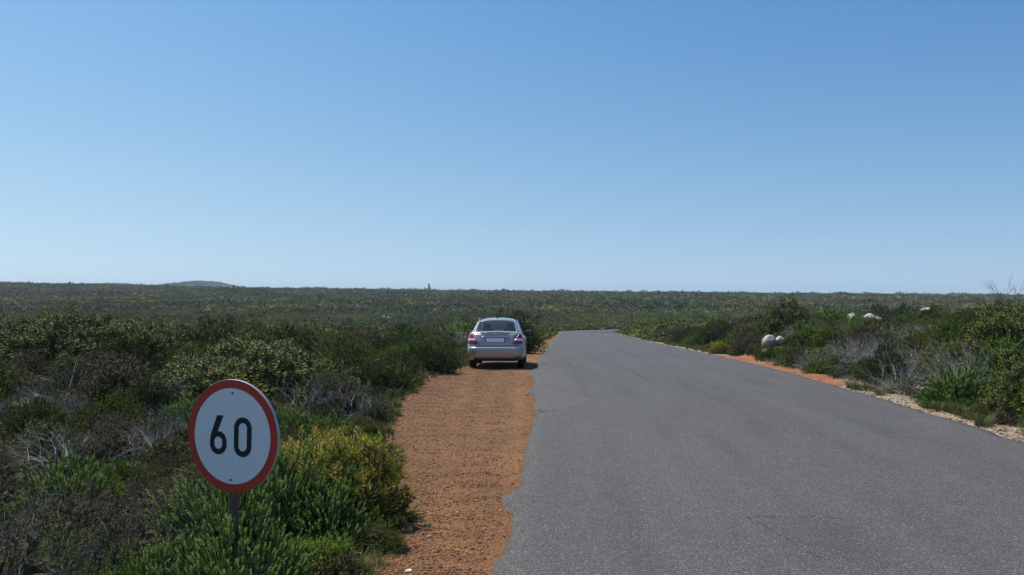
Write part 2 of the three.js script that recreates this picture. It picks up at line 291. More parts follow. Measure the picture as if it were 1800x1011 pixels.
pebbles('verge_grit', 'pale sandy stones and grit along the right road edge', 16000, () => { const d = 10 + 30 * Math.pow(rnd(), 1.6); return [rightEdge(d) + 0.02 + 1.4 * rnd(), d]; }, [...[[164, 150, 130], [130, 112, 90], [178, 168, 150], [114, 92, 72]].map(lin)], 0.006, 0.035, (x, d) => ground(x, d) + 0.016);

// ------------------------------------------------------------------ plants: one prototype of each kind, copied by clone()
const leafMat = (rgb, rough = 0.9, trans = 0.12) => std(rgb, rough, { physical: true, vertexColors: true, transmission: trans, thickness: 0, side: THREE.DoubleSide, specularIntensity: 0.15 });
const glossLeaf = (rgb) => std(rgb, 0.55, { physical: true, vertexColors: true, side: THREE.DoubleSide, specularIntensity: 0.3 });
const barkMat = new THREE.MeshStandardMaterial({ vertexColors: true, roughness: 0.95 });
const lump = (d, o, k = 0.22) => 1 + k * n3(d.x * 1.7 + o, d.y * 1.7, d.z * 1.7 + o) + k * 0.5 * n3(d.x * 4 + o, d.y * 4, d.z * 4);
function stemsGeo(r, h, n, c, o, thick = 0.011) {
  const gb = new GB();
  for (let k = 0; k < n; k++) {
    const d = dirUp(0.1), e = V(d.x * r * 0.85, d.y * h * 0.85, d.z * r * 0.85), m = e.clone().multiplyScalar(0.5).add(V(R(-0.08, 0.08) * r, 0.08 * h, R(-0.08, 0.08) * r)), s = V(R(-0.1, 0.1) * r, -0.03, R(-0.1, 0.1) * r), cc = tint(c, 1, 0.2);
    gb.tube(s, m, thick, thick * 0.7, cc); gb.tube(m, e, thick * 0.7, thick * 0.25, cc);
    for (let q = 0; q < 2; q++) { const t = m.clone().lerp(e, R(0.1, 0.6)); gb.tube(t, t.clone().add(jitter(d, 0.7).multiplyScalar(r * 0.35)), thick * 0.45, thick * 0.15, cc); }
  }
  return gb.geo();
}
// soft heath: many short sprigs of tiny leaves
function heathGeo({ r, h, sprigs, per, len, wid, cols, tips, tipShare = 0.15, upright = 0.5, clumps = 30 }) {
  const gb = new GB(), o = R(0, 90), knobs = [];
  for (let k = 0; k < clumps; k++) { const d = dirUp(0.02), f = R(0.55, 0.8) * lump(d, o, 0.3); knobs.push([V(d.x * r * f, d.y * h * f, d.z * r * f), R(0.22, 0.38), pick(cols)]); }
  innerLeaves(gb, r, h, clumps * 14, cols, r * 0.14);
  for (let k = 0; k < sprigs; k++) {
    const [c, kr, kc] = pick(knobs), d = dirUp(-0.35), sh = R(0.6, 1) ** 0.5, L = R(0.05, 0.1) * (r / 0.5) ** 0.4;
    const g = jitter(V(d.x * 0.8, d.y * 0.8 + upright, d.z * 0.8).normalize(), 0.4), tip = rnd() < tipShare && tips, c0 = rnd() < 0.7 ? kc : pick(cols), bx = c.x + d.x * r * kr * sh, by = Math.max(0.01, c.y + d.y * h * kr * sh), bz = c.z + d.z * r * kr * sh;
    for (let j = 0; j < per; j++) {
      const t = j / per, l = jitter(g, 1.1), s = jitter(V(l.z, R(-0.6, 0.6), -l.x), 0.4), col = tip && t > 0.55 ? tint(tips, 1, 0.15) : tint(c0, 1, 0.22);
      gb.spike(bx + g.x * L * t, by + g.y * L * t, bz + g.z * L * t, l.x, l.y, l.z, s.x, s.y, s.z, len * R(0.7, 1.2), wid * R(0.7, 1.2), col);
    }
  }
  return gb.geo();
}
// upright fuzzy shoots packed with needles
function sprigGeo({ r, h, sprigs, cols, tips, upright = 0.5, len = 0.0145, per = 56, shoot = [0.08, 0.15] }) {
  const gb = new GB(), o = R(0, 90); innerLeaves(gb, r * 0.95, h * 0.95, 700, cols, 0.05);
  for (let k = 0; k < sprigs; k++) {
    const d = dirUp(-0.02), sh = (k % 3 ? R(0.86, 1.02) : R(0.5, 0.86)) * lump(d, o, 0.3), g = jitter(V(d.x * 0.8, d.y * 0.8 + upright, d.z * 0.8).normalize(), 0.25), L = R(...shoot), c0 = pick(cols), [a, b] = frame(g), cv = jitter(V(0, 1, 0), 0.3);
    const bx = d.x * r * sh - g.x * L * 0.6, by = Math.max(0, d.y * h * sh - g.y * L * 0.6), bz = d.z * r * sh - g.z * L * 0.6;
    gb.tube(V(bx, by, bz), V(bx + g.x * L, by + g.y * L, bz + g.z * L), 0.003, 0.002, [0.1, 0.09, 0.05]);
    for (let j = 0; j < per; j++) {
      const t = (j + rnd()) / per, an = j * 2.4, ca = Math.cos(an), sa = Math.sin(an), rad = V(a.x * ca + b.x * sa, a.y * ca + b.y * sa, a.z * ca + b.z * sa), l = rad.clone().multiplyScalar(0.9).addScaledVector(g, 0.5 + 0.6 * t).normalize();
      const s = g.clone().cross(rad), c = t > 0.72 ? tint(mixc(c0, tips, 0.8), 1, 0.15) : tint(c0, 1, 0.2), bow = t * t * L * 0.12;
      gb.spike(bx + g.x * L * t + cv.x * bow, by + g.y * L * t + cv.y * bow, bz + g.z * L * t + cv.z * bow, l.x, l.y, l.z, s.x, s.y, s.z, len * R(0.8, 1.25), len * 0.5, c);
    }
  }
  return gb.geo();
}
// leathery rosettes on a dome
function rosetteGeo({ r, h, count, leaves = 11, len = 0.085, wid = 0.034, cols, tips, bud, budShare = 0 }) {
  const gb = new GB(), o = R(0, 90); innerLeaves(gb, r, h, 700, cols, 0.12);
  for (let k = 0; k < count; k++) {
    const d = dirUp(-0.05), sh = (k % 4 ? R(0.88, 1.03) : R(0.55, 0.85)) * lump(d, o, 0.2), g = jitter(V(d.x, d.y + 0.45, d.z).normalize(), 0.35), [a, b] = frame(g), c0 = pick(cols), size = R(0.75, 1.25);
    const p = V(d.x * r * sh, Math.max(0.03, d.y * h * sh), d.z * r * sh), ba = R(0, 6);
    gb.tube(p.clone().addScaledVector(g, -0.16), p, 0.006, 0.005, [0.16, 0.13, 0.1]);
    for (let j = 0; j < leaves; j++) {
      const ring = j / leaves, an = ba + j * 2.4, ca = Math.cos(an), sa = Math.sin(an), rad = V(a.x * ca + b.x * sa, a.y * ca + b.y * sa, a.z * ca + b.z * sa), lift = 0.25 + ring * 1.1;
      const l = rad.clone().addScaledVector(g, lift).normalize(), s = g.clone().cross(rad).normalize(), u = s.clone().cross(l), q = p.clone().addScaledVector(g, -0.06 * (1 - ring) * size), c = tint(c0, 1, 0.22);
      gb.leaf(q, l, s, u, len * size * R(0.8, 1.15), wid * size * R(0.85, 1.15), c, tips && rnd() < 0.5 ? tips : c, 0.62, 0.18);
    }
    if (bud && rnd() < budShare && d.y > 0.05) for (let j = 0; j < 14; j++) { const l = jitter(g, 0.7), s = jitter(V(l.z, 0.1, -l.x), 0.3); gb.spike(p.x + g.x * 0.03, p.y + g.y * 0.03, p.z + g.z * 0.03, l.x, l.y, l.z, s.x, s.y, s.z, 0.055, 0.014, tint(bud, 1, 0.25)); }
  }
  return gb.geo();
}
// grey, leafless, much-forked twigs
function twigGeo({ r, h, mains, levels, forks = 3, thick = 0.009, cols, wander = 0.55 }) {
  const gb = new GB();
  const grow = (p, d, L, t, lv) => {
    const seg = 2, c = tint(pick(cols), 1, 0.18); let a = p, dd = d;
    for (let s = 0; s < seg; s++) { dd = jitter(dd, 0.22 + 0.1 * lv); const e = a.clone().addScaledVector(dd, L / seg); if (e.y < 0.01) e.y = 0.01; gb.tube(a, e, t * (1 - 0.2 * s), t * (0.8 - 0.2 * s), c); a = e; if (lv > 0 && s === 0 && rnd() < 0.6) grow(a, jitter(dd, wander * 1.2), L * R(0.5, 0.7), t * 0.45, lv - 1); }
    if (lv > 0) for (let k = 0; k < forks; k++) grow(a, jitter(V(dd.x, dd.y + 0.12, dd.z).normalize(), wander), L * R(0.55, 0.82), t * 0.58, lv - 1);
  };
  for (let k = 0; k < mains; k++) { const d = dirUp(0.12); d.x *= r / h; d.z *= r / h; d.normalize(); grow(V(R(-0.08, 0.08), -0.02, R(-0.08, 0.08)), d, Math.hypot(d.x * r, d.y * h, d.z * r) * 0.42, thick, levels); }
  return gb.geo();
}
// lance leaves in whorls, young shoots yellow and orange
function lanceGeo({ r, h, shoots, cols, young, youngShare }) {
  const gb = new GB(), o = R(0, 90); innerLeaves(gb, r, h, 600, cols, 0.055);
  for (let k = 0; k < shoots; k++) {
    const d = dirUp(-0.02), sh = (k % 4 ? R(0.86, 1.03) : R(0.5, 0.86)) * lump(d, o, 0.2), g = jitter(V(d.x * 0.8, d.y * 0.8 + 0.35, d.z * 0.8).normalize(), 0.4), [a, b] = frame(g), L = R(0.045, 0.085), y = rnd() < youngShare * (0.3 + d.y), c0 = pick(cols), c1 = pick(young);
    const p = V(d.x * r * sh, Math.max(0.02, d.y * h * sh), d.z * r * sh).addScaledVector(g, -L * 0.6);
    gb.tube(p, p.clone().addScaledVector(g, L), 0.003, 0.002, [0.14, 0.12, 0.05]);
    for (let j = 0; j < 13; j++) {
      const t = j / 13, an = j * 2.4, ca = Math.cos(an), sa = Math.sin(an), rad = V(a.x * ca + b.x * sa, a.y * ca + b.y * sa, a.z * ca + b.z * sa), l = jitter(rad.clone().addScaledVector(g, 0.5 + t), 0.15), s = g.clone().cross(rad).normalize();
      gb.leaf(p.clone().addScaledVector(g, L * t), l, s, s.clone().cross(l), R(0.026, 0.042), R(0.009, 0.013), tint(y && t > 0.45 ? mixc(c0, c1, 0.8) : c0, 1, 0.2), tint(y ? c1 : c0, 1, 0.2), 0.45, 0.2);
    }
  }
  return gb.geo();
}
function grassGeo(n, h, r, cols, w = 0.006) {
  const gb = new GB();
  for (let k = 0; k < n; k++) {
    const a = R(0, 6.28), q = r * Math.sqrt(rnd()) * 0.6, x = Math.cos(a) * q, z = Math.sin(a) * q, H = h * R(0.5, 1.1), lean = V(Math.cos(a), 0, Math.sin(a)).multiplyScalar(r * R(0.1, 0.9)), c = tint(pick(cols), 1, 0.25), s = V(-Math.sin(a), 0, Math.cos(a)), W = w * R(0.7, 1.3);
    const m = V(x, H * 0.6, z).addScaledVector(lean, 0.35), i0 = gb.v(x - s.x * W, -0.01, z - s.z * W, c), i1 = gb.v(x + s.x * W, -0.01, z + s.z * W, c), i2 = gb.v(m.x + s.x * W * 0.7, m.y, m.z + s.z * W * 0.7, c), i3 = gb.v(m.x - s.x * W * 0.7, m.y, m.z - s.z * W * 0.7, c), i4 = gb.v(x + lean.x, H, z + lean.z, c);
    gb.tri(i0, i1, i2); gb.tri(i0, i2, i3); gb.tri(i3, i2, i4);
  }
  return gb.geo();
}
// coarse shrub for the distance: a knobbly inner mass hidden under leaf clumps
function farGeo(r, h, n, cols, size = 0.13) {
  const gb = new GB(), o = R(0, 90), ico = new THREE.IcosahedronGeometry(1, 1), p = ico.attributes.position;
  for (let i = 0; i < p.count; i += 3) {
    const c = tint(pick(cols), 0.9, 0.2), ids = [0, 1, 2].map((j) => { const d = V(p.getX(i + j), p.getY(i + j), p.getZ(i + j)), f = 0.78 * lump(d, o, 0.25); return gb.v(d.x * r * f, Math.max(-0.05, d.y * h * f), d.z * r * f, c); });
    gb.tri(...ids);
  }
  for (let k = 0; k < n; k++) { const d = dirUp(0), f = R(0.78, 1.02) * lump(d, o, 0.25), g = jitter(V(d.x, d.y, d.z).normalize(), 1.3), s = jitter(V(g.z, R(-0.5, 0.5), -g.x), 0.3), L = size * R(0.5, 1.1); gb.spike(d.x * r * f, d.y * h * f, d.z * r * f, g.x, g.y, g.z, s.x, s.y, s.z, L, L * 0.9, tint(pick(cols), 1, 0.12)); }
  return gb.geo();
}

const OLIVE = [[0.1, 0.12, 0.028], [0.085, 0.105, 0.03], [0.115, 0.118, 0.036]], GREEN = [[0.08, 0.145, 0.022], [0.065, 0.12, 0.02], [0.105, 0.16, 0.028]], DARK = [[0.05, 0.075, 0.022], [0.06, 0.085, 0.026], [0.042, 0.06, 0.022]], BROWN = [[0.1, 0.085, 0.055], [0.08, 0.072, 0.042], [0.07, 0.082, 0.034], [0.12, 0.105, 0.08]], GREY = [[0.32, 0.3, 0.275], [0.24, 0.225, 0.205], [0.4, 0.38, 0.355], [0.18, 0.165, 0.15]];
const BARK = [0.17, 0.145, 0.12];
const NEEDLE = [[0.05, 0.12, 0.024], [0.045, 0.1, 0.026], [0.07, 0.14, 0.028]];
const LEATHER = [[0.06, 0.085, 0.02], [0.075, 0.1, 0.022], [0.045, 0.066, 0.02], [0.1, 0.12, 0.026]];
const protos = {};
function proto(key, variants) { protos[key] = variants; }
const shrub = (parts) => { const g = new THREE.Group(); for (const [n, geo, mat] of parts) mesh(n, geo, mat, g); return g; };
const mOlive = leafMat([1, 1, 0.95]), mPale = leafMat([1.2, 1.16, 1.0]), mDeep = leafMat([0.78, 0.8, 0.76]), mLeather = glossLeaf([0.95, 0.97, 0.85]), mLeather2 = glossLeaf([1.15, 1.12, 0.85]);
const heath = (cols, tips, r, h, n, o = {}) => shrub([['foliage', heathGeo({ r, h, sprigs: n, per: 15, len: 0.026, wid: 0.015, cols, tips, ...o }), pick([mOlive, mPale, mDeep])], ['stems', stemsGeo(r, h, 9, BARK), barkMat]]);
proto('olive', [0, 1, 2].map((k) => heath(OLIVE, [0.16, 0.16, 0.05], 0.5, 0.55, 900)));
proto('green', [0, 1, 2].map((k) => heath(GREEN, [0.13, 0.18, 0.05], 0.45, 0.5, 900)));
proto('brown', [0, 1, 2].map((k) => heath(BROWN, [0.2, 0.16, 0.12], 0.5, 0.5, 780)));
proto('dark', [0, 1].map((k) => heath(DARK, [0.1, 0.11, 0.04], 0.55, 0.65, 1000)));
proto('sprig', [0, 1, 2].map((k) => shrub([['foliage', sprigGeo({ r: 0.42, h: 0.5, sprigs: 820, cols: NEEDLE, tips: [0.26, 0.37, 0.09] }), leafMat([1, 1, 1], 0.75, 0.12)], ['stems', stemsGeo(0.42, 0.5, 12, BARK), barkMat]])));
proto('protea', [0, 1, 2].map((k) => shrub([['foliage', rosetteGeo({ r: 1, h: 1.1, count: 1500, leaves: 10, len: 0.066, wid: 0.027, cols: LEATHER, tips: [0.15, 0.16, 0.045], bud: k === 1 ? [0.4, 0.27, 0.08] : null, budShare: 0.06 }), pick([mLeather, mLeather2])], ['stems', stemsGeo(1, 1.1, 16, [0.2, 0.17, 0.14], 0, 0.028), barkMat]])));
proto('twig', [0, 1, 2].map((k) => shrub([['twigs', twigGeo({ r: 0.6, h: 0.55, mains: 22, levels: 4, forks: 2, thick: 0.0052, cols: GREY }), barkMat]])));
proto('lance', [0, 1].map((k) => shrub([['foliage', lanceGeo({ r: 0.42, h: 0.5, shoots: 950, cols: [[0.06, 0.11, 0.02], [0.075, 0.12, 0.024]], young: [[0.5, 0.42, 0.06], [0.55, 0.33, 0.1], [0.32, 0.36, 0.05], [0.42, 0.4, 0.06]], youngShare: 0.8 }), leafMat([1, 1, 1], 0.7, 0.15)], ['stems', stemsGeo(0.42, 0.5, 12, BARK), barkMat]])));
proto('oliveFine', [0, 1].map(() => heath(OLIVE, [0.18, 0.19, 0.05], 0.5, 0.55, 1700, { len: 0.018, wid: 0.009, per: 18 })));
proto('greenFine', [0, 1].map(() => heath(GREEN, [0.17, 0.25, 0.05], 0.45, 0.5, 1700, { len: 0.02, wid: 0.009, per: 17 })));
proto('dryFine', [0, 1].map(() => shrub([['foliage', heathGeo({ r: 0.5, h: 0.52, sprigs: 900, per: 12, len: 0.014, wid: 0.007, cols: BROWN, clumps: 40 }), mDeep], ['twigs', twigGeo({ r: 0.52, h: 0.56, mains: 20, levels: 4, forks: 2, thick: 0.0055, cols: [[0.15, 0.13, 0.11], [0.1, 0.088, 0.075], [0.2, 0.18, 0.16], [0.075, 0.065, 0.055]], wander: 0.45 }), barkMat]])));
proto('grass', [0, 1, 2].map((k) => shrub([['blades', grassGeo(110, 0.26, 0.2, [[0.1, 0.14, 0.035], [0.14, 0.16, 0.05], [0.2, 0.17, 0.09]]), leafMat([1, 1, 1], 0.85, 0.25)]])));
proto('far', [OLIVE, DARK, GREEN, BROWN].map((c) => shrub([['foliage', farGeo(0.9, 0.9, 300, c, 0.15), mOlive]])));
proto('yellow', [0].map(() => shrub([['foliage', farGeo(1.3, 1.1, 340, [[0.28, 0.25, 0.03], [0.18, 0.17, 0.03], [0.33, 0.29, 0.03], [0.12, 0.13, 0.03]], 0.2), mOlive]])));

function plant(key, name, x, d, s, label, category, group, { sy = 1, sx = 1, sink = 0.02, v } = {}) {
  const o = (v === undefined ? pick(protos[key]) : protos[key][v]).clone(); o.name = numbered(name); tag(o, label, category, group); scene.add(o);
  o.scale.set(s * sx, s * sy, s); o.rotation.set(R(-0.06, 0.06), R(0, 6.28), R(-0.06, 0.06)); put(o, x, d, sink); return o;
}

// ------------------------------------------------------------------ plants the photograph singles out
const taken = [];
function hero(key, name, x, d, s, rad, label, category, o = {}) { taken.push([x, d, rad * 0.8]); return plant(key, name, x, d, s, label, category, undefined, o); }
// left of the verge, near to far
hero('lance', 'yellow_tipped_shrub', -1.5, 7.95, 1.4, 0.5, 'leafy shrub with yellow and orange young tips, right of the round sign, edging the gravel', 'shrub', { sy: 1.15, v: 0 });
hero('lance', 'yellow_tipped_shrub', -2.0, 8.5, 1.35, 0.45, 'smaller yellow tipped shrub directly behind the right rim of the sign', 'shrub', { v: 1 });
hero('sprig', 'needle_shrub', -1.95, 7.35, 1.35, 0.5, 'dense green needle shrub between the sign post and the yellow tipped shrub', 'shrub', { v: 0, sy: 1.12 });
hero('sprig', 'needle_shrub', -1.55, 7.3, 0.95, 0.3, 'green needle shrub on the gravel side below the yellow tips', 'shrub', { v: 1 });
hero('sprig', 'needle_shrub', -1.72, 5.62, 1.1, 0.35, 'bright green needle shrub at the foot of the sign post', 'shrub', { v: 2, sy: 1.0 });
hero('sprig', 'needle_shrub', -2.2, 5.55, 0.95, 0.3, 'needle shrub with upright shoots just left of the sign post', 'shrub', { v: 0 });
hero('sprig', 'needle_shrub', -2.15, 6.7, 1.3, 0.4, 'tall needle shrub behind the lower left rim of the sign', 'shrub', { v: 1 });
hero('greenFine', 'low_heath', -1.5, 6.55, 0.8, 0.3, 'low soft green heath spilling onto the gravel at the bottom edge', 'shrub', { sy: 0.7 });
hero('oliveFine', 'low_heath', -1.1, 7.1, 0.6, 0.2, 'small olive heath tuft in the shadow beside the gravel', 'shrub', { sy: 0.7 });
hero('dryFine', 'dry_heath', -2.95, 5.0, 1.5, 0.6, 'large grey brown dry heath filling the bottom left corner', 'shrub', { sy: 1.15 });
hero('twig', 'dead_twig_shrub', -2.75, 5.05, 1.05, 0.4, 'grey leafless twigs tangled in the dry heath at the bottom left', 'dead shrub', { sy: 1.25 });
hero('dryFine', 'dry_heath', -2.5, 5.9, 1.25, 0.5, 'brown dry heath in the middle of the lower left scrub', 'shrub', { sy: 1.1 });
hero('greenFine', 'green_heath', -2.35, 5.3, 0.75, 0.2, 'narrow fresh green heath standing among brown heath left of the sign post', 'shrub', { sy: 1.4, sx: 0.7 });
hero('sprig', 'needle_tussock', -3.05, 12.4, 0.85, 0.36, 'dark green needle tussock right of the top of the sign', 'shrub', { v: 2, sy: 1.0 });
hero('sprig', 'needle_tussock', -2.45, 12.0, 0.85, 0.36, 'round green needle tussock nearest the gravel above the yellow tips', 'shrub', { v: 0, sy: 1.0 });
hero('twig', 'dead_twig_shrub', -3.7, 15.4, 1.35, 0.7, 'wide grey dead twig shrub behind the green tussocks, left half', 'dead shrub', { sy: 0.95 });
hero('twig', 'dead_twig_shrub', -2.75, 15.2, 1.2, 0.6, 'wide grey dead twig shrub behind the green tussocks, half nearer the gravel', 'dead shrub', { sy: 0.9 });
hero('brown', 'dry_heath', -3.2, 15.9, 1.2, 0.5, 'dry brown heath growing through the grey twigs behind the tussocks', 'shrub');
hero('twig', 'dead_twig_shrub', -4.3, 10.6, 0.85, 0.4, 'pale grey dead twigs touching the left rim of the sign', 'dead shrub', { sy: 1.1 });
hero('greenFine', 'round_heath', -4.45, 15.2, 0.75, 0.3, 'small round bright green bush above the upper right of the sign', 'shrub');
hero('protea', 'protea_mound', -5.2, 17.6, 1.45, 1.4, 'big domed protea mound with pale tipped rosettes rising above the sign', 'shrub', { sy: 0.74, sx: 1.15, v: 1 });
hero('protea', 'protea_mound', -3.9, 18.0, 0.95, 0.7, 'lower right shoulder of leathery protea beside the domed mound above the sign', 'shrub', { sy: 0.72, v: 0 });
hero('protea', 'protea_mound', -6.5, 17.4, 0.8, 0.6, 'low protea skirt with yellowish buds at the left foot of the domed mound', 'shrub', { sy: 0.6, v: 1 });
hero('protea', 'protea_mound', -12.3, 24.2, 1.7, 1.5, 'broad dark protea thicket at the far left, middle dome', 'shrub', { sy: 0.82, v: 0 });
hero('protea', 'protea_mound', -14.3, 25.0, 1.6, 1.4, 'broad dark protea thicket at the far left, touching the picture edge', 'shrub', { sy: 0.78, v: 2 });
hero('protea', 'protea_mound', -10.3, 24.6, 1.45, 1.3, 'broad dark protea thicket at the far left, right hand dome', 'shrub', { sy: 0.86, v: 1 });
hero('protea', 'protea_mound', -9.1, 26.4, 1.1, 1.0, 'rounded dark protea standing between the left thicket and the domed mound', 'shrub', { sy: 1.15, v: 2 });
hero('protea', 'protea_mound', -8.1, 26.8, 0.9, 0.8, 'pale flecked protea directly behind the domed mound', 'shrub', { sy: 1.1, v: 0 });
hero('protea', 'protea_mound', -7.0, 29.6, 0.85, 0.8, 'small round protea up against the far hillside, left one of a pair', 'shrub', { sy: 1.25, v: 1 });
hero('protea', 'protea_mound', -5.7, 31.4, 0.8, 0.8, 'small round protea up against the far hillside, right one of a pair', 'shrub', { sy: 1.2, v: 0 });
hero('dark', 'dark_round_bush', -4.0, 33, 1.35, 0.7, 'dark brown rounded bush on the scrub skyline left of the car', 'shrub');
hero('protea', 'protea_mound', -2.9, 35, 0.75, 0.7, 'leafy protea beside the bare dark shrub left of the car', 'shrub', { sy: 1.1 });
hero('olive', 'olive_heath', -2.75, 19.2, 1.55, 0.75, 'large olive heath overhanging the gravel in front of the car', 'shrub', { sy: 1.05 });
hero('dark', 'dark_heath', -2.75, 18.4, 1.1, 0.5, 'dark heath bush casting shade on the gravel before the car', 'shrub', { sy: 1.0 });
hero('olive', 'olive_heath', -3.7, 20.2, 1.6, 0.75, 'yellowish olive heath dome midway between protea mound and car', 'shrub', { sy: 1.1 });
hero('dark', 'dark_heath', -2.1, 24.4, 1.35, 0.6, 'dark heath right beside the rear left wheel of the car', 'shrub', { sy: 0.95 });
hero('green', 'green_heath', -2.65, 25.5, 1.8, 0.7, 'green domed heath just left of the car boot', 'shrub', { sy: 1.05 });
hero('brown', 'dry_heath', -2.9, 23.4, 1.3, 0.6, 'grey brown heath in front of the green dome beside the car', 'shrub');
hero('dark', 'verge_bush', 0.1, 38.6, 2.3, 1.1, 'tall dark brown bush on the verge behind the car roof', 'bush', { sy: 1.2, v: 0 });
hero('olive', 'verge_bush', 0.75, 41.5, 1.7, 0.8, 'olive bush following the tall dark bush along the verge', 'bush', { sy: 1.05 });
// bare, standing dead shrubs and a fallen limb
function bare(name, x, d, o, label, cols) { const t = thing(name, label, 'dead shrub'); mesh('branches', twigGeo({ cols, ...o }), barkMat, t); put(t, x, d); taken.push([x, d, 0.5]); return t; }
const DARKWOOD = [[0.07, 0.058, 0.05], [0.1, 0.085, 0.075]];
bare('bare_shrub', -3.35, 37.5, { r: 0.7, h: 1.9, mains: 6, levels: 3, forks: 2, thick: 0.03, wander: 0.45 }, 'tall bare dark shrub standing up left of the car against the hillside', DARKWOOD);
bare('bare_shrub', -2.45, 37, { r: 0.5, h: 1.5, mains: 5, levels: 3, forks: 2, thick: 0.03, wander: 0.4 }, 'shorter bare dark shrub nearest the left side of the car', DARKWOOD);
bare('gnarled_branches', -8.7, 17.2, { r: 1.3, h: 0.6, mains: 6, levels: 2, forks: 2, thick: 0.032, wander: 0.6 }, 'gnarled bare branches lying in the scrub left of the sign', [[0.14, 0.125, 0.115], [0.2, 0.18, 0.16]]);
bare('gnarled_branches', -7.3, 19.2, { r: 1.5, h: 0.5, mains: 6, levels: 2, forks: 2, thick: 0.03, wander: 0.5 }, 'low bare branches stretching out from the left foot of the protea mound', [[0.14, 0.125, 0.115], [0.2, 0.18, 0.16]]);
bare('thin_bare_shrub', 13.4, 23.5, { r: 0.5, h: 1.9, mains: 4, levels: 3, forks: 3, thick: 0.016, wander: 0.4 }, 'thin bare twigs poking above the skyline at the right edge', DARKWOOD);
// right bank
hero('protea', 'broadleaf_shrub', 8.65, 14.6, 0.8, 0.7, 'dark glossy broadleaf shrub cut by the right picture edge above the road', 'shrub', { sy: 1.25, v: 0 });
hero('protea', 'broadleaf_shrub', 9.5, 15.9, 0.7, 0.6, 'dark glossy shrub behind the grey twigs near the right picture edge', 'shrub', { sy: 1.1, v: 2 });
hero('protea', 'broadleaf_shrub', 11.5, 20.2, 1.15, 1.1, 'large pale flecked leathery shrub on the skyline at the right', 'shrub', { sy: 1.05, v: 1 });
hero('protea', 'broadleaf_shrub', 10.1, 20.4, 0.75, 0.7, 'lower leathery shrub left of the large skyline shrub', 'shrub', { sy: 1.05, v: 0 });
hero('protea', 'broadleaf_shrub', 12.6, 41, 1.35, 1.2, 'dark glossy shrub standing highest on the skyline above the orange gravel patch', 'shrub', { sy: 1.25, v: 2 });
hero('protea', 'broadleaf_shrub', 10.6, 40.5, 0.8, 0.6, 'small glossy shrub at the left foot of the dark skyline shrub', 'shrub', { sy: 1.3, v: 0 });
hero('twig', 'dead_twig_shrub', 8.85, 17.6, 1.6, 0.8, 'large pale grey dead shrub on the right bank, nearest the right edge', 'dead shrub', { sy: 1.15 });
hero('twig', 'dead_twig_shrub', 9.6, 18.8, 1.5, 0.8, 'pale dead twigs just behind the largest dead shrub on the right bank', 'dead shrub', { sy: 1.2 });
hero('twig', 'dead_twig_shrub', 8.75, 20.2, 1.4, 0.7, 'grey dead shrub on the right bank above the pale sand', 'dead shrub', { sy: 1.0 });
hero('twig', 'dead_twig_shrub', 9.3, 23.6, 1.7, 0.9, 'upright grey dead shrub below the white boulders', 'dead shrub', { sy: 1.2 });
hero('twig', 'dead_twig_shrub', 8.8, 25.5, 1.4, 0.7, 'grey dead shrub by the end of the orange gravel patch', 'dead shrub', { sy: 1.1 });
hero('twig', 'dead_twig_shrub', 10.3, 22.0, 1.6, 0.7, 'pale dead twigs in the middle of the right bank behind the front row', 'dead shrub', { sy: 1.15 });
hero('twig', 'dead_twig_shrub', 9.9, 26.0, 1.6, 0.7, 'grey dead twigs halfway up the right bank below the boulders', 'dead shrub', { sy: 1.15 });
hero('twig', 'dead_twig_shrub', 8.2, 18.6, 1.2, 0.5, 'low pale dead twigs leaning towards the road on the right bank', 'dead shrub', { sy: 0.9 });
hero('green', 'green_heath', 10.4, 29, 1.7, 0.8, 'fresh green domed bush right of the dark skyline shrub', 'shrub', { sy: 1.2 });
hero('green', 'green_heath', 8.95, 31.0, 0.9, 0.4, 'fresh green bush above the orange gravel patch', 'shrub', { sy: 1.2 });
hero('lance', 'flowering_heath', 8.9, 38, 1.1, 0.4, 'small bush with orange flowers at the right road edge far ahead', 'shrub', { v: 1 });
hero('dark', 'dark_round_bush', 10.3, 45, 2.0, 1, 'dark round bush on the right bank beyond the flowering bush', 'shrub', {});
hero('green', 'green_heath', 7.95, 15.6, 0.8, 0.3, 'low bright green heath at the road edge under the grey dead shrub', 'shrub', { sy: 0.7 });
hero('green', 'green_heath', 8.3, 14.4, 0.85, 0.3, 'low bright green heath at the road edge below the glossy broadleaf shrub', 'shrub', { sy: 0.6 });

// ------------------------------------------------------------------ the rest of the scrub, shrub by shrub
const kinds = {
  olive: ['olive_shrub', 'olive green heath shrub'], green: ['green_shrub', 'fresh green heath shrub'], brown: ['brown_shrub', 'dry brown heath shrub'], dark: ['dark_shrub', 'dark green heath shrub'],
  twig: ['grey_twig_shrub', 'leafless grey twiggy shrub'], protea: ['leathery_shrub', 'leathery leaved protea shrub'], sprig: ['needle_bush', 'needle leaved green shrub'], far: ['round_bush', 'rounded bush'],
  oliveFine: ['olive_shrub', 'olive green heath shrub'], greenFine: ['green_shrub', 'fresh green heath shrub'], dryFine: ['brown_shrub', 'dry brown heath shrub'],
};
const counts = {};
taken.push([18, 44.5, 0.9], [17.1, 44.3, 0.8], [24.5, 52.5, 0.6], [9.75, 33.2, 0.6]);
const low = [[-4.7, -1.9, 9.3, 15.1, 0.55], [-9, -4.5, 10, 16.6, 0.95], [15, 18.6, 36, 44.4, 0.75], [8.2, 10.0, 27.5, 33.1, 0.6], [-4.6, -1.5, 28, 37, 0.9], [20.5, 25, 44, 52, 0.8], [8.2, 10.5, 15, 17.2, 0.7]];
const UNIT = { protea: 1, twig: 0.55, far: 0.85, sprig: 0.42, lance: 0.42 };
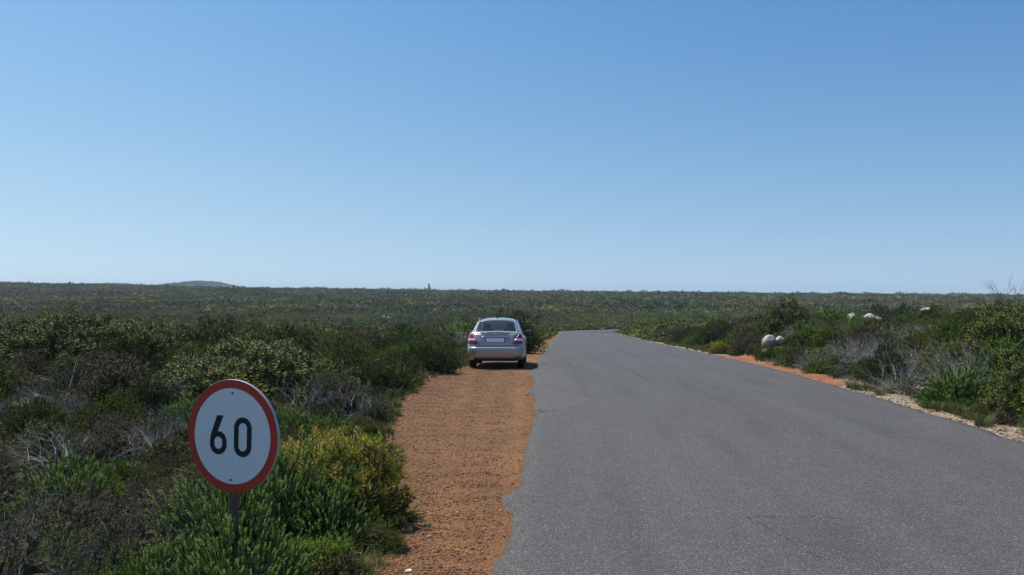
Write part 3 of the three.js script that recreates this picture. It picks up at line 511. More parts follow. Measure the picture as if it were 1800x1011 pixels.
function fill(side, d0, d1, x0, x1, passes, choose, where) {          // big shrubs first, smaller ones into the gaps that stay
  const own = [];
  for (const [tries, r0, r1, apart] of passes) for (let k = 0; k < tries; k++) {
    const pd = Math.sqrt(R(d0 * d0, d1 * d1)), px = R(x0(pd), x1(pd)), key = choose(px, pd), cap = low.find(([a, b, e, f]) => px > a && px < b && pd > e && pd < f);
    const rad = Math.min(R(r0, r1) * (key === 'twig' ? 1.1 : 1) * (0.9 + Math.min(pd, 30) * 0.008), cap ? cap[4] * 0.48 : 9), s = rad / (UNIT[key] ?? 0.48);
    if (nearBend(px, pd) < 5 + rad) continue;
    if (side === 'l' ? px + rad * 0.75 > scrubLeft(pd) : px - rad * 0.8 < rightEdge(pd) + 0.35) continue;
    if (taken.some(([a, b, q]) => Math.hypot(a - px, b - pd) < (q + rad) * 0.8)) continue;
    if (own.some(([a, b, q]) => Math.abs(a - px) < 3 && Math.hypot(a - px, b - pd) < (q + rad) * apart)) continue;
    if (Math.hypot(px + 1.84, pd - 5.85) < 0.3 + rad || (pd < 5.9 && px > -2.6 && rad > 0.3)) continue;
    own.push([px, pd, rad]);
    const name = kinds[key][0]; counts[name] = (counts[name] ?? 0) + 1; if (counts[name] > 296) continue;
    const across = (px - x0(pd)) / (x1(pd) - x0(pd)), deep = (pd - d0) / (d1 - d0), big = rad > 0.6 ? 'large ' : rad < 0.36 ? 'small ' : '';
    const spot = (deep < 0.2 ? 'front row, ' : deep < 0.5 ? 'middle rows, ' : 'back rows, ') + ((side === 'l' ? across > 0.67 : across < 0.33) ? 'road side' : across > 0.33 && across < 0.67 ? 'midway' : 'picture edge side');
    plant(key, name, px, pd, s, big + kinds[key][1] + ' ' + where + ', ' + spot, key === 'twig' ? 'dead shrub' : 'shrub', kinds[key][1] + (key === 'far' ? 'es ' : 's ') + where, { sy: R(0.75, 1.1) * (key === 'protea' ? 0.95 : 1) });
  }
}
const chooser = (w) => (x, d) => {
  const a = n2(x * 0.22 + 3, d * 0.16), b = n2(x * 0.3 + 70, d * 0.22), e = rnd();
  if (b > 0.42 && e < w.twig) return 'twig';
  if (a > 0.45 && e < w.protea) return 'protea';
  if (a < -0.35 && e < 0.6) return 'brown';
  return e < 0.34 ? 'olive' : e < 0.36 + w.green ? 'green' : e < 0.78 + w.green * 0.2 ? 'dark' : e < 0.93 ? 'brown' : 'sprig';
};
fill('l', 3.9, 9.5, (d) => -0.62 * d - 0.6, (d) => scrubLeft(d) + 0.1, [[150, 0.4, 0.62, 0.85], [500, 0.25, 0.4, 0.8]], (x, d) => { const e = rnd(); return e < 0.45 ? 'dryFine' : e < 0.62 ? 'oliveFine' : e < 0.8 ? 'greenFine' : e < 0.93 ? 'twig' : 'sprig'; }, 'near the sign');
fill('l', 9.5, 46, (d) => -0.6 * d - 1, (d) => scrubLeft(d) + 0.2, [[1500, 0.6, 0.95, 0.9], [3000, 0.4, 0.6, 0.85], [2500, 0.25, 0.38, 0.8]], chooser({ twig: 0.75, protea: 0.35, green: 0.22 }), 'left of the gravel');
fill('r', 12.3, 64, (d) => rightEdge(d) + 0.4, (d) => 0.6 * d + 1.5, [[1200, 0.55, 0.9, 0.88], [2500, 0.35, 0.55, 0.82], [2000, 0.22, 0.36, 0.8]], chooser({ twig: 0.85, protea: 0.25, green: 0.34 }), 'on the right bank');
fill('l', 47, 130, (d) => -0.6 * d - 2, (d) => scrubLeft(d) + 0.2, [[260, 0.7, 1.2, 0.9]], () => 'far', 'on the slope beyond the left scrub');
fill('r', 62, 126, (d) => rightEdge(d) + 0.4, (d) => Math.min(0.6 * d + 1.5, rightEdge(d) + 26), [[300, 0.55, 1.0, 0.85]], () => 'far', 'on the slope beyond the right bank');

// tufts along the edges of both verges
for (let k = 0; k < 150; k++) { const d = 6 + 34 * Math.pow(rnd(), 1.2), x = scrubLeft(d) + R(-0.35, 0.12); plant('grass', 'grass_tuft', x, d, R(0.4, 0.8), 'short grass tuft where the gravel meets the left scrub', 'grass', 'grass tufts along the gravel verge'); }
for (let k = 0; k < 140; k++) { const d = 11.5 + 60 * Math.pow(rnd(), 1.4), x = rightEdge(d) + (d > 20 && d < 36 ? R(1.05, 1.5) : R(0.2, 1.0)); plant('grass', 'grass_tuft', x, d, R(0.5, 1.1), 'green grass tuft along the sandy right road edge', 'grass', 'grass tufts along the right road edge'); }

// ------------------------------------------------------------------ stuff: ground cover between the shrubs, scrub of the far slopes
function scatter(name, label, geo, mat, count, where, size) {
  const m = new THREE.InstancedMesh(geo, mat, count), M = new THREE.Matrix4(), q = new THREE.Quaternion(), c = new THREE.Color(); let n = 0;
  for (let k = 0; k < count; k++) {
    const at = where(); if (!at) continue;
    const s = size(at[1]), f = R(0.88, 1.12) * (1 + 0.32 * n2(at[0] * 0.014, at[1] * 0.01) + 0.15 * n2(at[0] * 0.06, at[1] * 0.03)), w = 1 + 0.2 * n2(at[0] * 0.012 + 30, at[1] * 0.01);
    q.setFromEuler(new THREE.Euler(0, R(0, 6.28), 0)); M.compose(V(at[0], ground(at[0], at[1]) - 0.03, -at[1]), q, V(s, s * R(0.65, 1.1), s)); m.setMatrixAt(n, M); m.setColorAt(n++, c.setRGB(f * w, f, f * (2 - w)));
  }
  m.count = n; m.name = name; m.userData.kind = 'stuff'; tag(m, label, 'scrub'); m.castShadow = m.receiveShadow = true; scene.add(m);
}
const onBank = (x, d) => d < 130 ? (x < scrubLeft(d) - 0.1 || x > rightEdge(d) + 0.75) && nearBend(x, d) > 5 : nearBend(x, d) > 5.5;
const coverCols = [...OLIVE, ...GREEN, ...BROWN];
for (const v of [0, 1]) scatter('ground_cover', 'low mixed ground cover between the shrubs', heathGeo({ r: 0.25, h: 0.17, sprigs: 60, per: 9, clumps: 8, len: 0.036, wid: 0.018, cols: v ? coverCols : [...OLIVE, ...BROWN], upright: 0.8 }), mDeep, 11000, () => { const d = 3.5 + 62 * Math.pow(rnd(), 0.75), x = R(-0.8 * d - 5, 0.8 * d + 5); return onBank(x, d) ? [x, d] : null; }, (d) => R(0.6, 1.1) * (1 + d * 0.016));
for (const [key, n] of [['olive', 900], ['dark', 700], ['brown', 700], ['green', 500]]) scatter('outer_scrub', 'scrub going on beyond both sides of the view', protos[key][0].children[0].geometry, mOlive, n, () => { const d = 1 + 62 * Math.pow(rnd(), 0.7), side = rnd() < 0.55 ? -1 : 1, x = side * (0.6 * d + 1.8 + (0.35 * d + 6) * rnd()); return onBank(x, d) && (x < scrubLeft(d) - 0.6 || x > rightEdge(d) + 1.2) ? [x, d] : null; }, () => R(0.9, 1.7));
const farKinds = [[OLIVE, 17000], [DARK, 13000], [BROWN, 8000], [[[0.11, 0.12, 0.06], [0.09, 0.1, 0.05], [0.14, 0.14, 0.1]], 9000]];
for (const [cols, n] of farKinds) {
  scatter('slope_scrub', 'scrub covering the middle slope and valley as one mass', farGeo(0.9, 0.6, 120, cols, 0.24), mOlive, Math.round(n * 1.4), () => { const d = 58 + 190 * Math.pow(rnd(), 0.8), x = R(-0.88 * d - 8, 0.88 * d + 8); return onBank(x, d) ? [x, d] : null; }, (d) => R(0.45, 1.1) * (0.75 + d * 0.0035));
  scatter('hillside_scrub', 'scrub covering the far hillside as one mass', farGeo(0.95, 0.6, 90, cols, 0.3), mOlive, Math.round(n * 1.4), () => { const d = 240 + 640 * Math.pow(rnd(), 0.85); return [R(-0.9 * d, 0.9 * d), d]; }, (d) => R(1.0, 2.2) * (0.7 + d * 0.0012) * (rnd() < 0.06 ? 1.6 : 1));
}
scatter('hill_scrub', 'scrub on the low hills along the left horizon', farGeo(1, 0.5, 70, [...OLIVE, ...DARK], 0.3), mOlive, 9000, () => [R(-1900, -250), R(1450, 2300)], () => R(3, 6));
// single darker and yellow-flowering bushes that stand out on the hillside
for (let k = 0; k < 330; k++) {
  const band = rnd() < 0.45, u = band ? R(-0.58, -0.34) : R(-0.42, 0.1), d = band ? 340 + 60 * (u + 0.58) + R(-25, 45) : 430 + 260 * (u + 0.42) + R(-70, 110), x = u * d * (1 + 0.02 * n2(k, 2)); if (n2(x * 0.012, d * 0.02) < -0.05) continue;
  plant('yellow', 'yellow_flowering_bush', x, d, R(1.0, 2.0), 'yellow flowering bush in the bands across the left hillside', 'bush', 'yellow flowering bushes on the hillside', { sy: R(0.6, 0.9) });
}
for (let k = 0; k < 210; k++) { const d = k < 90 ? R(690, 800) : 140 + 520 * Math.pow(rnd(), 1.3), x = R(-0.6, 0.6) * d; if (nearBend(x, d) < 8) continue; plant('far', 'dark_hillside_bush', x, d, R(1.8, 3.3), 'dark rounded bush standing out on the far hillside', 'bush', 'dark bushes on the hillside', { v: 1, sy: R(0.7, 1) }); }

// ------------------------------------------------------------------ boulders and stones
const rockMap = byteTexture(512, (d, n) => stones(d, n, 9000, 1, 8, () => { const f = R(0.9, 1.05); return [186 * f, 183 * f, 174 * f]; }, () => { const c = pick([[196, 192, 184], [170, 167, 160], [144, 142, 137], [186, 178, 150], [118, 118, 112]]); return c; }), 1.2);
const rockMat = new THREE.MeshStandardMaterial({ map: rockMap, roughness: 0.95 });
function rockGeo(detail, rough) {
  const cuts = Array.from({ length: 13 }, () => [jitter(V(0, 0.2, 0), 1), R(0.6, 0.86)]);
  const g = new THREE.IcosahedronGeometry(1, detail), p = g.attributes.position, uv = [], o = R(0, 50);
  for (let i = 0; i < p.count; i++) {
    const d = V(p.getX(i), p.getY(i), p.getZ(i)).normalize(); let f = 1 + rough * n3(d.x + o, d.y, d.z) + rough * 0.45 * n3(d.x * 2.7 + o, d.y * 2.7, d.z * 2.7) + rough * 0.18 * n3(d.x * 7 + o, d.y * 7, d.z * 7);
    for (const [c, q] of cuts) { const w = d.dot(c); if (w * f > q) f = q / w + 0.05 * (f - q / w); } f += 0.04 * n3(d.x * 5 + o, d.y * 5, d.z * 5); p.setXYZ(i, d.x * f, d.y * f, d.z * f); uv.push(d.x * f + d.z * f * 0.7, d.y * f - d.z * f * 0.4);
  }
  g.deleteAttribute('normal'); g.deleteAttribute('uv'); const m = mergeVertices(g, 1e-4), q = m.attributes.position, u2 = []; for (let i = 0; i < q.count; i++) u2.push(q.getX(i) + q.getZ(i) * 0.7, q.getY(i) - q.getZ(i) * 0.4);
  m.setAttribute('uv', new THREE.Float32BufferAttribute(u2, 2)); m.computeVertexNormals(); return m;
}
function boulder(x, d, sx, sy, sz, lift, label, turn = 0) { const m = mesh(numbered('white_boulder'), rockGeo(5, 0.12), rockMat, scene); tag(m, label, 'boulder'); m.scale.set(sx, sy, sz); m.rotation.y = turn; m.position.set(x, ground(x, d) + lift, -d); taken.push([x, d, sx]); return m; }
boulder(18.0, 44.5, 0.56, 0.46, 0.5, 0.14, 'largest white boulder, rounded, on the right bank skyline', 0.2);
boulder(17.25, 45.0, 0.34, 0.34, 0.32, 0.24, 'pale boulder left of and behind the largest white boulder', 1.4);
boulder(17.1, 44.0, 0.34, 0.22, 0.3, 0.06, 'small flat white boulder in front of the pair', 0.8);
boulder(24.5, 52.5, 0.38, 0.2, 0.3, 0.16, 'low jagged white rock right of the boulders on the bank', 2.0);
boulder(9.6, 33.2, 0.28, 0.34, 0.28, 0.12, 'white boulder with ragged top above the orange gravel patch', 0.6);
boulder(10.0, 33.2, 0.22, 0.17, 0.22, 0.14, 'small white rock touching the ragged boulder above the orange gravel', 2.6);
const farRock = rockGeo(2, 0.22);
for (const [px, d, s] of [[675, 210, 0.6], [683, 205, 0.55], [777, 200, 0.4], [815, 205, 0.55], [833, 190, 0.4], [843, 195, 0.6], [920, 215, 0.5], [800, 260, 0.5], [560, 240, 0.45], [520, 230, 0.4], [1148, 150, 0.6], [1205, 120, 0.6], [1240, 125, 0.6]]) {
  const x = (px - 900) / 1559 * d, m = mesh(numbered('white_stone'), farRock, rockMat, scene); tag(m, 'small white stone showing among the scrub of the far slope', 'stone', 'white stones on the far slope');
  const sy = (0.72 + s * 0.5) / 2; m.scale.set(s * 0.95, sy, s * 0.8); m.rotation.y = d; m.position.set(x, ground(x, d) + sy - 0.1, -d);
}
// loose stones large enough to single out at the near end of the gravel
const stoneGeos = [0, 1, 2].map(() => rockGeo(1, 0.25)), looseMats = [[0.2, 0.11, 0.06], [0.14, 0.08, 0.05], [0.26, 0.17, 0.1], [0.3, 0.17, 0.07]].map((c) => std(c, 0.95));
for (let k = 0; k < 22; k++) {
  const d = R(6.2, 9.5), x = scrubLeft(d) + R(0.05, 0.75) * (leftEdge(d) - scrubLeft(d)), s = R(0.016, 0.028), m = mesh(numbered('loose_stone'), pick(stoneGeos), pick(looseMats), scene);
  tag(m, 'small brown stone lying on the near end of the gravel verge', 'stone', 'loose stones on the near gravel'); m.scale.set(s * 1.3, s * 0.65, s); m.rotation.y = R(0, 6); m.position.set(x, vergeY(x, d) + s * 0.2, -d);
}
{ const m = mesh(numbered('white_pebble'), stoneGeos[1], std([0.85, 0.83, 0.78], 0.8), scene); tag(m, 'bright white stone alone on the gravel at the bottom edge', 'stone'); m.scale.set(0.03, 0.017, 0.022); m.position.set(-0.755, vergeY(-0.755, 6.5) + 0.008, -6.5); }

// ------------------------------------------------------------------ beacons on the skyline
{
  const plaster = std([0.34, 0.33, 0.32], 0.9);
  const t = thing('stone_beacon', 'tall slim beacon tower standing on the skyline left of the car', 'beacon');
  mesh('base', new THREE.CylinderGeometry(1.1, 1.3, 1.0, 8), plaster, t).position.y = 0.3; mesh('shaft', new THREE.CylinderGeometry(0.62, 0.85, 4.6, 8), plaster, t).position.y = 3.0;
  mesh('cap', new THREE.CylinderGeometry(0.72, 0.72, 0.3, 8), plaster, t).position.y = 5.4; mesh('finial', new THREE.BoxGeometry(0.3, 1.0, 0.3), plaster, t).position.y = 6.0; t.scale.setScalar(1.35); put(t, -73.5, 785, 0.1);
  const s = thing('stone_cairn', 'small squat beacon on the skyline further left', 'beacon'); mesh('base', new THREE.CylinderGeometry(0.9, 1.15, 0.9, 7), plaster, s).position.y = 0.3; mesh('shaft', new THREE.CylinderGeometry(0.6, 0.8, 2.2, 7), plaster, s).position.y = 1.7; put(s, -109, 785, 0.1);
}

// ------------------------------------------------------------------ road sign
{
  const t = thing('speed_limit_sign', 'round speed limit sign reading 60, white with red border, on a weathered post', 'sign');
  t.position.set(-1.84, ground(-1.84, 5.85), -5.85); t.rotation.set(0.0, -0.41, -0.022, 'YXZ');
  const cy = 1.07 - t.position.y, face = new THREE.Group(); face.name = 'sign_plate'; face.position.set(0, cy, 0.036); face.scale.set(0.985, 0.985, 1); t.add(face);
  const flat = (name, shape, depth, z, mat, bevel = 0) => { const m = mesh(name, new THREE.ExtrudeGeometry(shape, { depth, bevelEnabled: bevel > 0, bevelThickness: bevel, bevelSize: bevel, bevelSegments: 2, curveSegments: 48 }), mat, face); m.position.z = z; return m; };
  const disc = new THREE.Shape().absarc(0, 0, 0.374, 0, Math.PI * 2), ring = new THREE.Shape().absarc(0, 0, 0.3735, 0, Math.PI * 2), hole = new THREE.Path().absarc(0, 0, 0.318, 0, Math.PI * 2, true), inner = new THREE.Shape().absarc(0, 0, 0.3175, 0, Math.PI * 2);
  ring.holes.push(hole);
  const speck = byteTexture(512, (d, n) => stones(d, n, 420, 0.8, 2.6, () => { const f = R(0.965, 1); return [240 * f, 240 * f, 236 * f]; }, () => pick([[214, 210, 200], [196, 190, 178], [226, 224, 218], [150, 140, 126]])), 2.2);
  flat('backing_plate', disc, 0.018, -0.0205, std([0.45, 0.46, 0.47], 0.45, { metalness: 0.7 }), 0.0015);
  flat('red_border', ring, 0.0012, 0.0, std([0.6, 0.042, 0.014], 0.6, { map: speck }));
  flat('white_face', inner, 0.0009, 0.0, std([0.92, 0.92, 0.9], 0.5, { map: speck }));
  const black = std([0.01, 0.01, 0.011], 0.75);
  const stadium = (w, h, cls) => { const r = w / 2, k = h / 2 - r, s = new cls(); s.moveTo(r, -k); s.lineTo(r, k); s.absarc(0, k, r, 0, Math.PI); s.lineTo(-r, -k); s.absarc(0, -k, r, Math.PI, Math.PI * 2); return s; };
  const zero = stadium(0.146, 0.262, THREE.Shape); zero.holes.push(stadium(0.068, 0.186, THREE.Path));
  flat('digit_zero', zero, 0.0008, 0.0012, black).position.x = 0.092;
  const six = stadium(0.142, 0.156, THREE.Shape); six.holes.push(stadium(0.066, 0.082, THREE.Path));
  const stem = new THREE.Shape([[-0.014, 0.131], [0.04, 0.131], [-0.012, 0.012], [-0.034, -0.03], [-0.0705, -0.06], [-0.0695, -0.028], [-0.062, 0.005]].reverse().map((p) => new THREE.Vector2(...p)));
  const bowl = new THREE.ExtrudeGeometry(six, { depth: 0.0008, bevelEnabled: false, curveSegments: 40 }); bowl.translate(0, -0.053, 0);
  const sg = new THREE.ExtrudeGeometry(stem, { depth: 0.0011, bevelEnabled: false });
  const d6 = mesh('digit_six', mergeGeometries([bowl, sg]), black, face); d6.position.set(-0.112, 0, 0.0012);
  for (const [x, y] of [[0, 0.286], [0, -0.29]]) { const b = mesh('bolt', new THREE.CylinderGeometry(0.007, 0.008, 0.006, 12), std([0.16, 0.16, 0.17], 0.4, { metalness: 0.8 }), face); b.rotation.x = Math.PI / 2; b.position.set(x, y, 0.004); }
  const woodMap = byteTexture(256, (d, n) => { for (let y = 0; y < n; y++) for (let x = 0; x < n; x++) { const f = 0.8 + 0.2 * n2(x * 0.12, y * 0.006) + 0.12 * n2(x * 0.5, y * 0.03) + R(-0.05, 0.05), q = (y * n + x) * 4; d[q] = clamp(122 * f, 0, 255); d[q + 1] = clamp(100 * f, 0, 255); d[q + 2] = clamp(76 * f, 0, 255); d[q + 3] = 255; } }, 1);
  const pg = new THREE.CylinderGeometry(0.031, 0.034, 1.42, 20, 10), pp = pg.attributes.position;
  for (let i = 0; i < pp.count; i++) { const f = 1 + 0.03 * n3(pp.getX(i) * 30, pp.getY(i) * 3, pp.getZ(i) * 30); pp.setX(i, pp.getX(i) * f); pp.setZ(i, pp.getZ(i) * f); }
  pg.computeVertexNormals(); mesh('post', pg, new THREE.MeshStandardMaterial({ map: woodMap, roughness: 0.95 }), t).position.y = 0.61;
}

// ------------------------------------------------------------------ parked car (local axes: x right, y up, rear bumper at z = 0, nose towards -z)
{
  const car = thing('parked_car', 'champagne silver saloon car parked on the gravel verge, seen from behind', 'car');
  const paint = std([0.42, 0.385, 0.34], 0.34, { physical: true, metalness: 0.45, clearcoat: 1, clearcoatRoughness: 0.06 });
  const blackPlastic = std([0.02, 0.02, 0.021], 0.6), rubber = std([0.018, 0.018, 0.018], 0.85), alloy = std([0.5, 0.5, 0.51], 0.35, { metalness: 0.9 });
  const glass = std([0.7, 0.8, 0.8], 0.02, { physical: true, transmission: 1, thickness: 0, ior: 1.7, side: THREE.DoubleSide });
  const red = std([0.33, 0.008, 0.02], 0.12, { physical: true, clearcoat: 1 }), clear = std([0.72, 0.62, 0.62], 0.15, { physical: true, clearcoat: 1 }), chrome = std([0.8, 0.8, 0.8], 0.12, { metalness: 1 }), trim = std([0.1, 0.1, 0.105], 0.8);
  const LEN = 4.42, AX = [1.02, 3.62];
  const halfW = (s) => 0.845 - 0.25 * Math.pow(1 - clamp(s / 0.3, 0, 1), 3) - 0.05 * sst(3.2, 4.0, s) - 0.3 * Math.pow(clamp((s - 3.9) / 0.52, 0, 1), 2.4);
  const topY = table([[0, 1.1], [0.16, 1.125], [0.5, 1.13], [0.7, 1.09], [3.1, 1.0], [3.35, 0.98], [4.0, 0.84], [4.3, 0.72], [4.42, 0.62]]);
  const botY = (s) => { let y = 0.24 + 0.1 * sst(0.5, 0, s) + 0.03 * sst(3.9, 4.4, s); for (const a of AX) { const q = 0.36 * 0.36 - (s - a) ** 2; if (q > 0) y = Math.max(y, 0.3 + Math.sqrt(q)); } return y; };
  const SEC = [[0, 0], [0.84, 0], [0.93, 0.03], [0.985, 0.1], [1, 0.3], [1, 0.5], [0.985, 0.66], [0.962, 0.8], [0.93, 0.9], [0.87, 0.955], [0.74, 0.985], [0.4, 0.998], [0, 1]];
  const fw = (y) => { const t = clamp((y - 0.34) / (1.1 - 0.34), 0, 1); let k = 1; while (k < SEC.length - 2 && t > SEC[k + 1][1]) k++; const a = SEC[k], b = SEC[k + 1]; return a[0] + (b[0] - a[0]) * (t - a[1]) / (b[1] - a[1] + 1e-6); };
  const setback = (y) => 0.1 * sst(0.64, 0.7, y) + 0.1 * sst(0.75, 1.12, y) + 0.03 * sst(0.48, 0.34, y) - 0.015 * sst(1.06, 1.1, y);
  const ss = [0, 0.012, 0.03, 0.06, 0.1, 0.15, 0.22, 0.3, 0.4, 0.5, 0.62]; for (let s = 0.7; s < 4.3; s += 0.06) ss.push(s); ss.push(4.32, 4.37, 4.4, LEN);
  const zOf = (s, y) => s + (s < 0.4 ? setback(y) * (1 - s / 0.4) : 0);
  const p = [], idx = [], ring = [...SEC.map(([a, b]) => [a, b]), ...SEC.slice(1, -1).reverse().map(([a, b]) => [-a, b])], n = ring.length;
  for (const s of ss) for (const [a, b] of ring) { const y0 = botY(s), y = y0 + (topY(s) - y0) * b; p.push(a * halfW(s), y + (b === 1 ? 0.006 : 0), -zOf(s, y)); }
  for (let j = 0; j < ss.length - 1; j++) for (let i = 0; i < n; i++) { const a = j * n + i, b = j * n + (i + 1) % n; idx.push(a, b, b + n, a, b + n, a + n); }
  const cap = (j, flip) => { for (let k = 1; k < SEC.length - 2; k++) { const l0 = j * n + (n - k), l1 = j * n + (n - k - 1), r0 = j * n + k, r1 = j * n + k + 1; const f = flip ? [[r0, l0, l1], [r0, l1, r1]] : [[r0, l1, l0], [r0, r1, l1]]; f.forEach((t) => idx.push(...t)); } idx.push(...(flip ? [j * n, j * n + n - 1, j * n + 1] : [j * n, j * n + 1, j * n + n - 1])); };
  cap(0, false); cap(ss.length - 1, true);
  const bg = new THREE.BufferGeometry(); bg.setAttribute('position', new THREE.Float32BufferAttribute(p, 3)); bg.setIndex(idx); bg.computeVertexNormals();
  mesh('body', bg, paint, car);
  // panels that lie on the rear: rows of [y, left x, right x], raised off the body by `out`
  const rearZ = (x, y) => { const a = Math.abs(x) / fw(y); const s = a <= 0.595 ? 0 : 0.3 * (1 - Math.cbrt(clamp((0.845 - a) / 0.25, 0, 1))); return zOf(s, y); };
  function rearPanel(name, rows, out, mat, parent = car, nx = 14, thick = 0.03) {
    const q = [], f = [], R1 = rows.length;
    for (const back of [0, 1]) for (const [y, a, b] of rows) for (let i = 0; i <= nx; i++) { const x = a + (b - a) * i / nx; q.push(x, y, -rearZ(x, y) + out - back * thick); }
    const w = nx + 1, o = R1 * w;
    for (let j = 0; j < R1 - 1; j++) for (let i = 0; i < nx; i++) { const a = j * w + i; f.push(a, a + 1, a + w + 1, a, a + w + 1, a + w); }
    const edge = []; for (let i = 0; i < nx; i++) edge.push([i, i + 1]); for (let j = 0; j < R1 - 1; j++) edge.push([j * w + nx, (j + 1) * w + nx]); for (let i = nx; i > 0; i--) edge.push([(R1 - 1) * w + i, (R1 - 1) * w + i - 1]); for (let j = R1 - 1; j > 0; j--) edge.push([j * w, (j - 1) * w]);
    for (const [a, b] of edge) f.push(a, a + o, b + o, a, b + o, b);
    const g = new THREE.BufferGeometry(); g.setAttribute('position', new THREE.Float32BufferAttribute(q, 3)); g.setIndex(f); g.computeVertexNormals(); return mesh(name, g, mat, parent);
  }
  const lin2 = (y0, y1, k, fn) => Array.from({ length: k + 1 }, (_, i) => { const y = y0 + (y1 - y0) * i / k; return [y, ...fn(y)]; });
  const bootX = (y) => 0.46 + 0.2 * clamp((y - 0.69) / 0.4, 0, 1) - 0.03 * sst(1.06, 1.1, y) - 0.02 * sst(0.71, 0.69, y);
  const boot = rearPanel('boot_lid', lin2(0.69, 1.095, 9, (y) => [-bootX(y), bootX(y)]), 0.012, paint);
  rearPanel('trim_bar', lin2(0.965, 0.985, 1, () => [-0.4, 0.4]), 0.03, chrome, boot, 10, 0.03);
  rearPanel('badge', lin2(1.03, 1.075, 2, () => [-0.03, 0.03]), 0.02, chrome, boot, 2, 0.02);
  rearPanel('bumper', lin2(0.37, 0.655, 8, (y) => [-0.825 * Math.min(1, fw(y)), 0.825 * Math.min(1, fw(y))]), 0.014, paint, car, 28);
  rearPanel('lower_valance', lin2(0.27, 0.355, 3, (y) => [-0.62, 0.62]), 0.0, blackPlastic, car, 8, 0.3);
  for (const s of [-1, 1]) {
    const inn = (y) => 0.5 + 0.2 * clamp((y - 0.77) / 0.26, 0, 1), outx = (y) => Math.min(0.835 * fw(y), 0.822 - 0.06 * sst(0.95, 1.05, y)), rows = (a, b, k) => lin2(a, b, k, (y) => (s > 0 ? [inn(y), Math.max(inn(y) + 0.01, outx(y))] : [-Math.max(inn(y) + 0.01, outx(y)), -inn(y)]));
    const tl = rearPanel('tail_light', rows(0.765, 1.045, 8), 0.02, red, car, 10); rearPanel('reversing_lens', rows(0.845, 0.905, 2), 0.026, clear, tl, 8, 0.02);
  }
  // number plate
  const plate = rearPanel('number_plate', lin2(0.795, 0.925, 2, () => [-0.275, 0.275]), 0.024, std([0.03, 0.04, 0.12], 0.5), car, 4, 0.02);
  const cv = document.createElement('canvas'); cv.width = 512; cv.height = 112; const cx = cv.getContext('2d'); cx.fillStyle = '#e6e6e2'; cx.fillRect(0, 0, 512, 112); cx.fillStyle = '#15181f'; cx.font = 'bold 88px sans-serif'; cx.textAlign = 'center'; cx.textBaseline = 'middle'; cx.fillText('CA 934·342', 256, 60, 480);
  const ct = new THREE.CanvasTexture(cv); ct.colorSpace = THREE.SRGBColorSpace; ct.magFilter = THREE.LinearFilter;
  const pf = mesh('plate_lettering', new THREE.PlaneGeometry(0.51, 0.1), new THREE.MeshStandardMaterial({ map: ct, roughness: 0.5 }), plate); const zp = (y) => -rearZ(0, y) + 0.028; pf.position.set(0, 0.86, (zp(0.81) + zp(0.91)) / 2); pf.rotation.x = -Math.atan2(zp(0.81) - zp(0.91), 0.1);
  // cabin: roof, pillars, glass
  const quad = (name, c, mat, nu = 8, nv = 8, bulge = 0, parent = car, thick = 0) => {             // c: four corners, anticlockwise seen from outside
    const q = [], f = [], [a, b, cc, d] = c.map((v) => V(...v)), nn = b.clone().sub(a).cross(d.clone().sub(a)).normalize();
    for (const t of thick ? [0, -thick] : [0]) for (let j = 0; j <= nv; j++) for (let i = 0; i <= nu; i++) { const u = i / nu, w = j / nv, m = a.clone().lerp(b, u).lerp(d.clone().lerp(cc, u), w); m.addScaledVector(nn, bulge * 16 * u * (1 - u) * w * (1 - w) * 0.5 + bulge * 2 * u * (1 - u) + t); q.push(m.x, m.y, m.z); }
    const w = nu + 1, o = w * (nv + 1);
    for (let j = 0; j < nv; j++) for (let i = 0; i < nu; i++) { const k = j * w + i; f.push(k, k + 1, k + w + 1, k, k + w + 1, k + w); if (thick) f.push(o + k, o + k + w + 1, o + k + 1, o + k, o + k + w, o + k + w + 1); }
    if (thick) { const e = []; for (let i = 0; i < nu; i++) e.push([i, i + 1]); for (let j = 0; j < nv; j++) e.push([j * w + nu, (j + 1) * w + nu]); for (let i = nu; i > 0; i--) e.push([nv * w + i, nv * w + i - 1]); for (let j = nv; j > 0; j--) e.push([j * w, (j - 1) * w]); for (const [x, y] of e) f.push(x, x + o, y + o, x, y + o, y); }
    const g = new THREE.BufferGeometry(); g.setAttribute('position', new THREE.Float32BufferAttribute(q, 3)); g.setIndex(f); g.computeVertexNormals(); return mesh(name, g, mat, parent);
  };
  // roof as a curved shell
  {
    const prof = [[1.0, 1.465], [1.12, 1.495], [1.4, 1.52], [1.8, 1.532], [2.2, 1.52], [2.5, 1.475]], q = [], f = [], nu = 16;
    for (const t of [0, 0.035]) for (const [s, y] of prof) for (let i = 0; i <= nu; i++) { const u = i / nu * 2 - 1; q.push(u * 0.6, y - t - 0.055 * u * u - 0.05 * Math.pow(Math.abs(u), 6), -s); }
    const w = nu + 1, o = w * prof.length; for (let j = 0; j < prof.length - 1; j++) for (let i = 0; i < nu; i++) { const k = j * w + i; f.push(k, k + 1, k + w + 1, k, k + w + 1, k + w, o + k, o + k + w + 1, o + k + 1, o + k, o + k + w, o + k + w + 1); }
    const e = []; for (let i = 0; i < nu; i++) e.push([i, i + 1], [(prof.length - 1) * w + i + 1, (prof.length - 1) * w + i]); for (let j = 0; j < prof.length - 1; j++) e.push([j * w + nu, (j + 1) * w + nu], [(j + 1) * w, j * w]); for (const [x, y] of e) f.push(x, x + o, y + o, x, y + o, y);
    const g = new THREE.BufferGeometry(); g.setAttribute('position', new THREE.Float32BufferAttribute(q, 3)); g.setIndex(f); g.computeVertexNormals(); const roof = mesh('roof', g, paint, car);
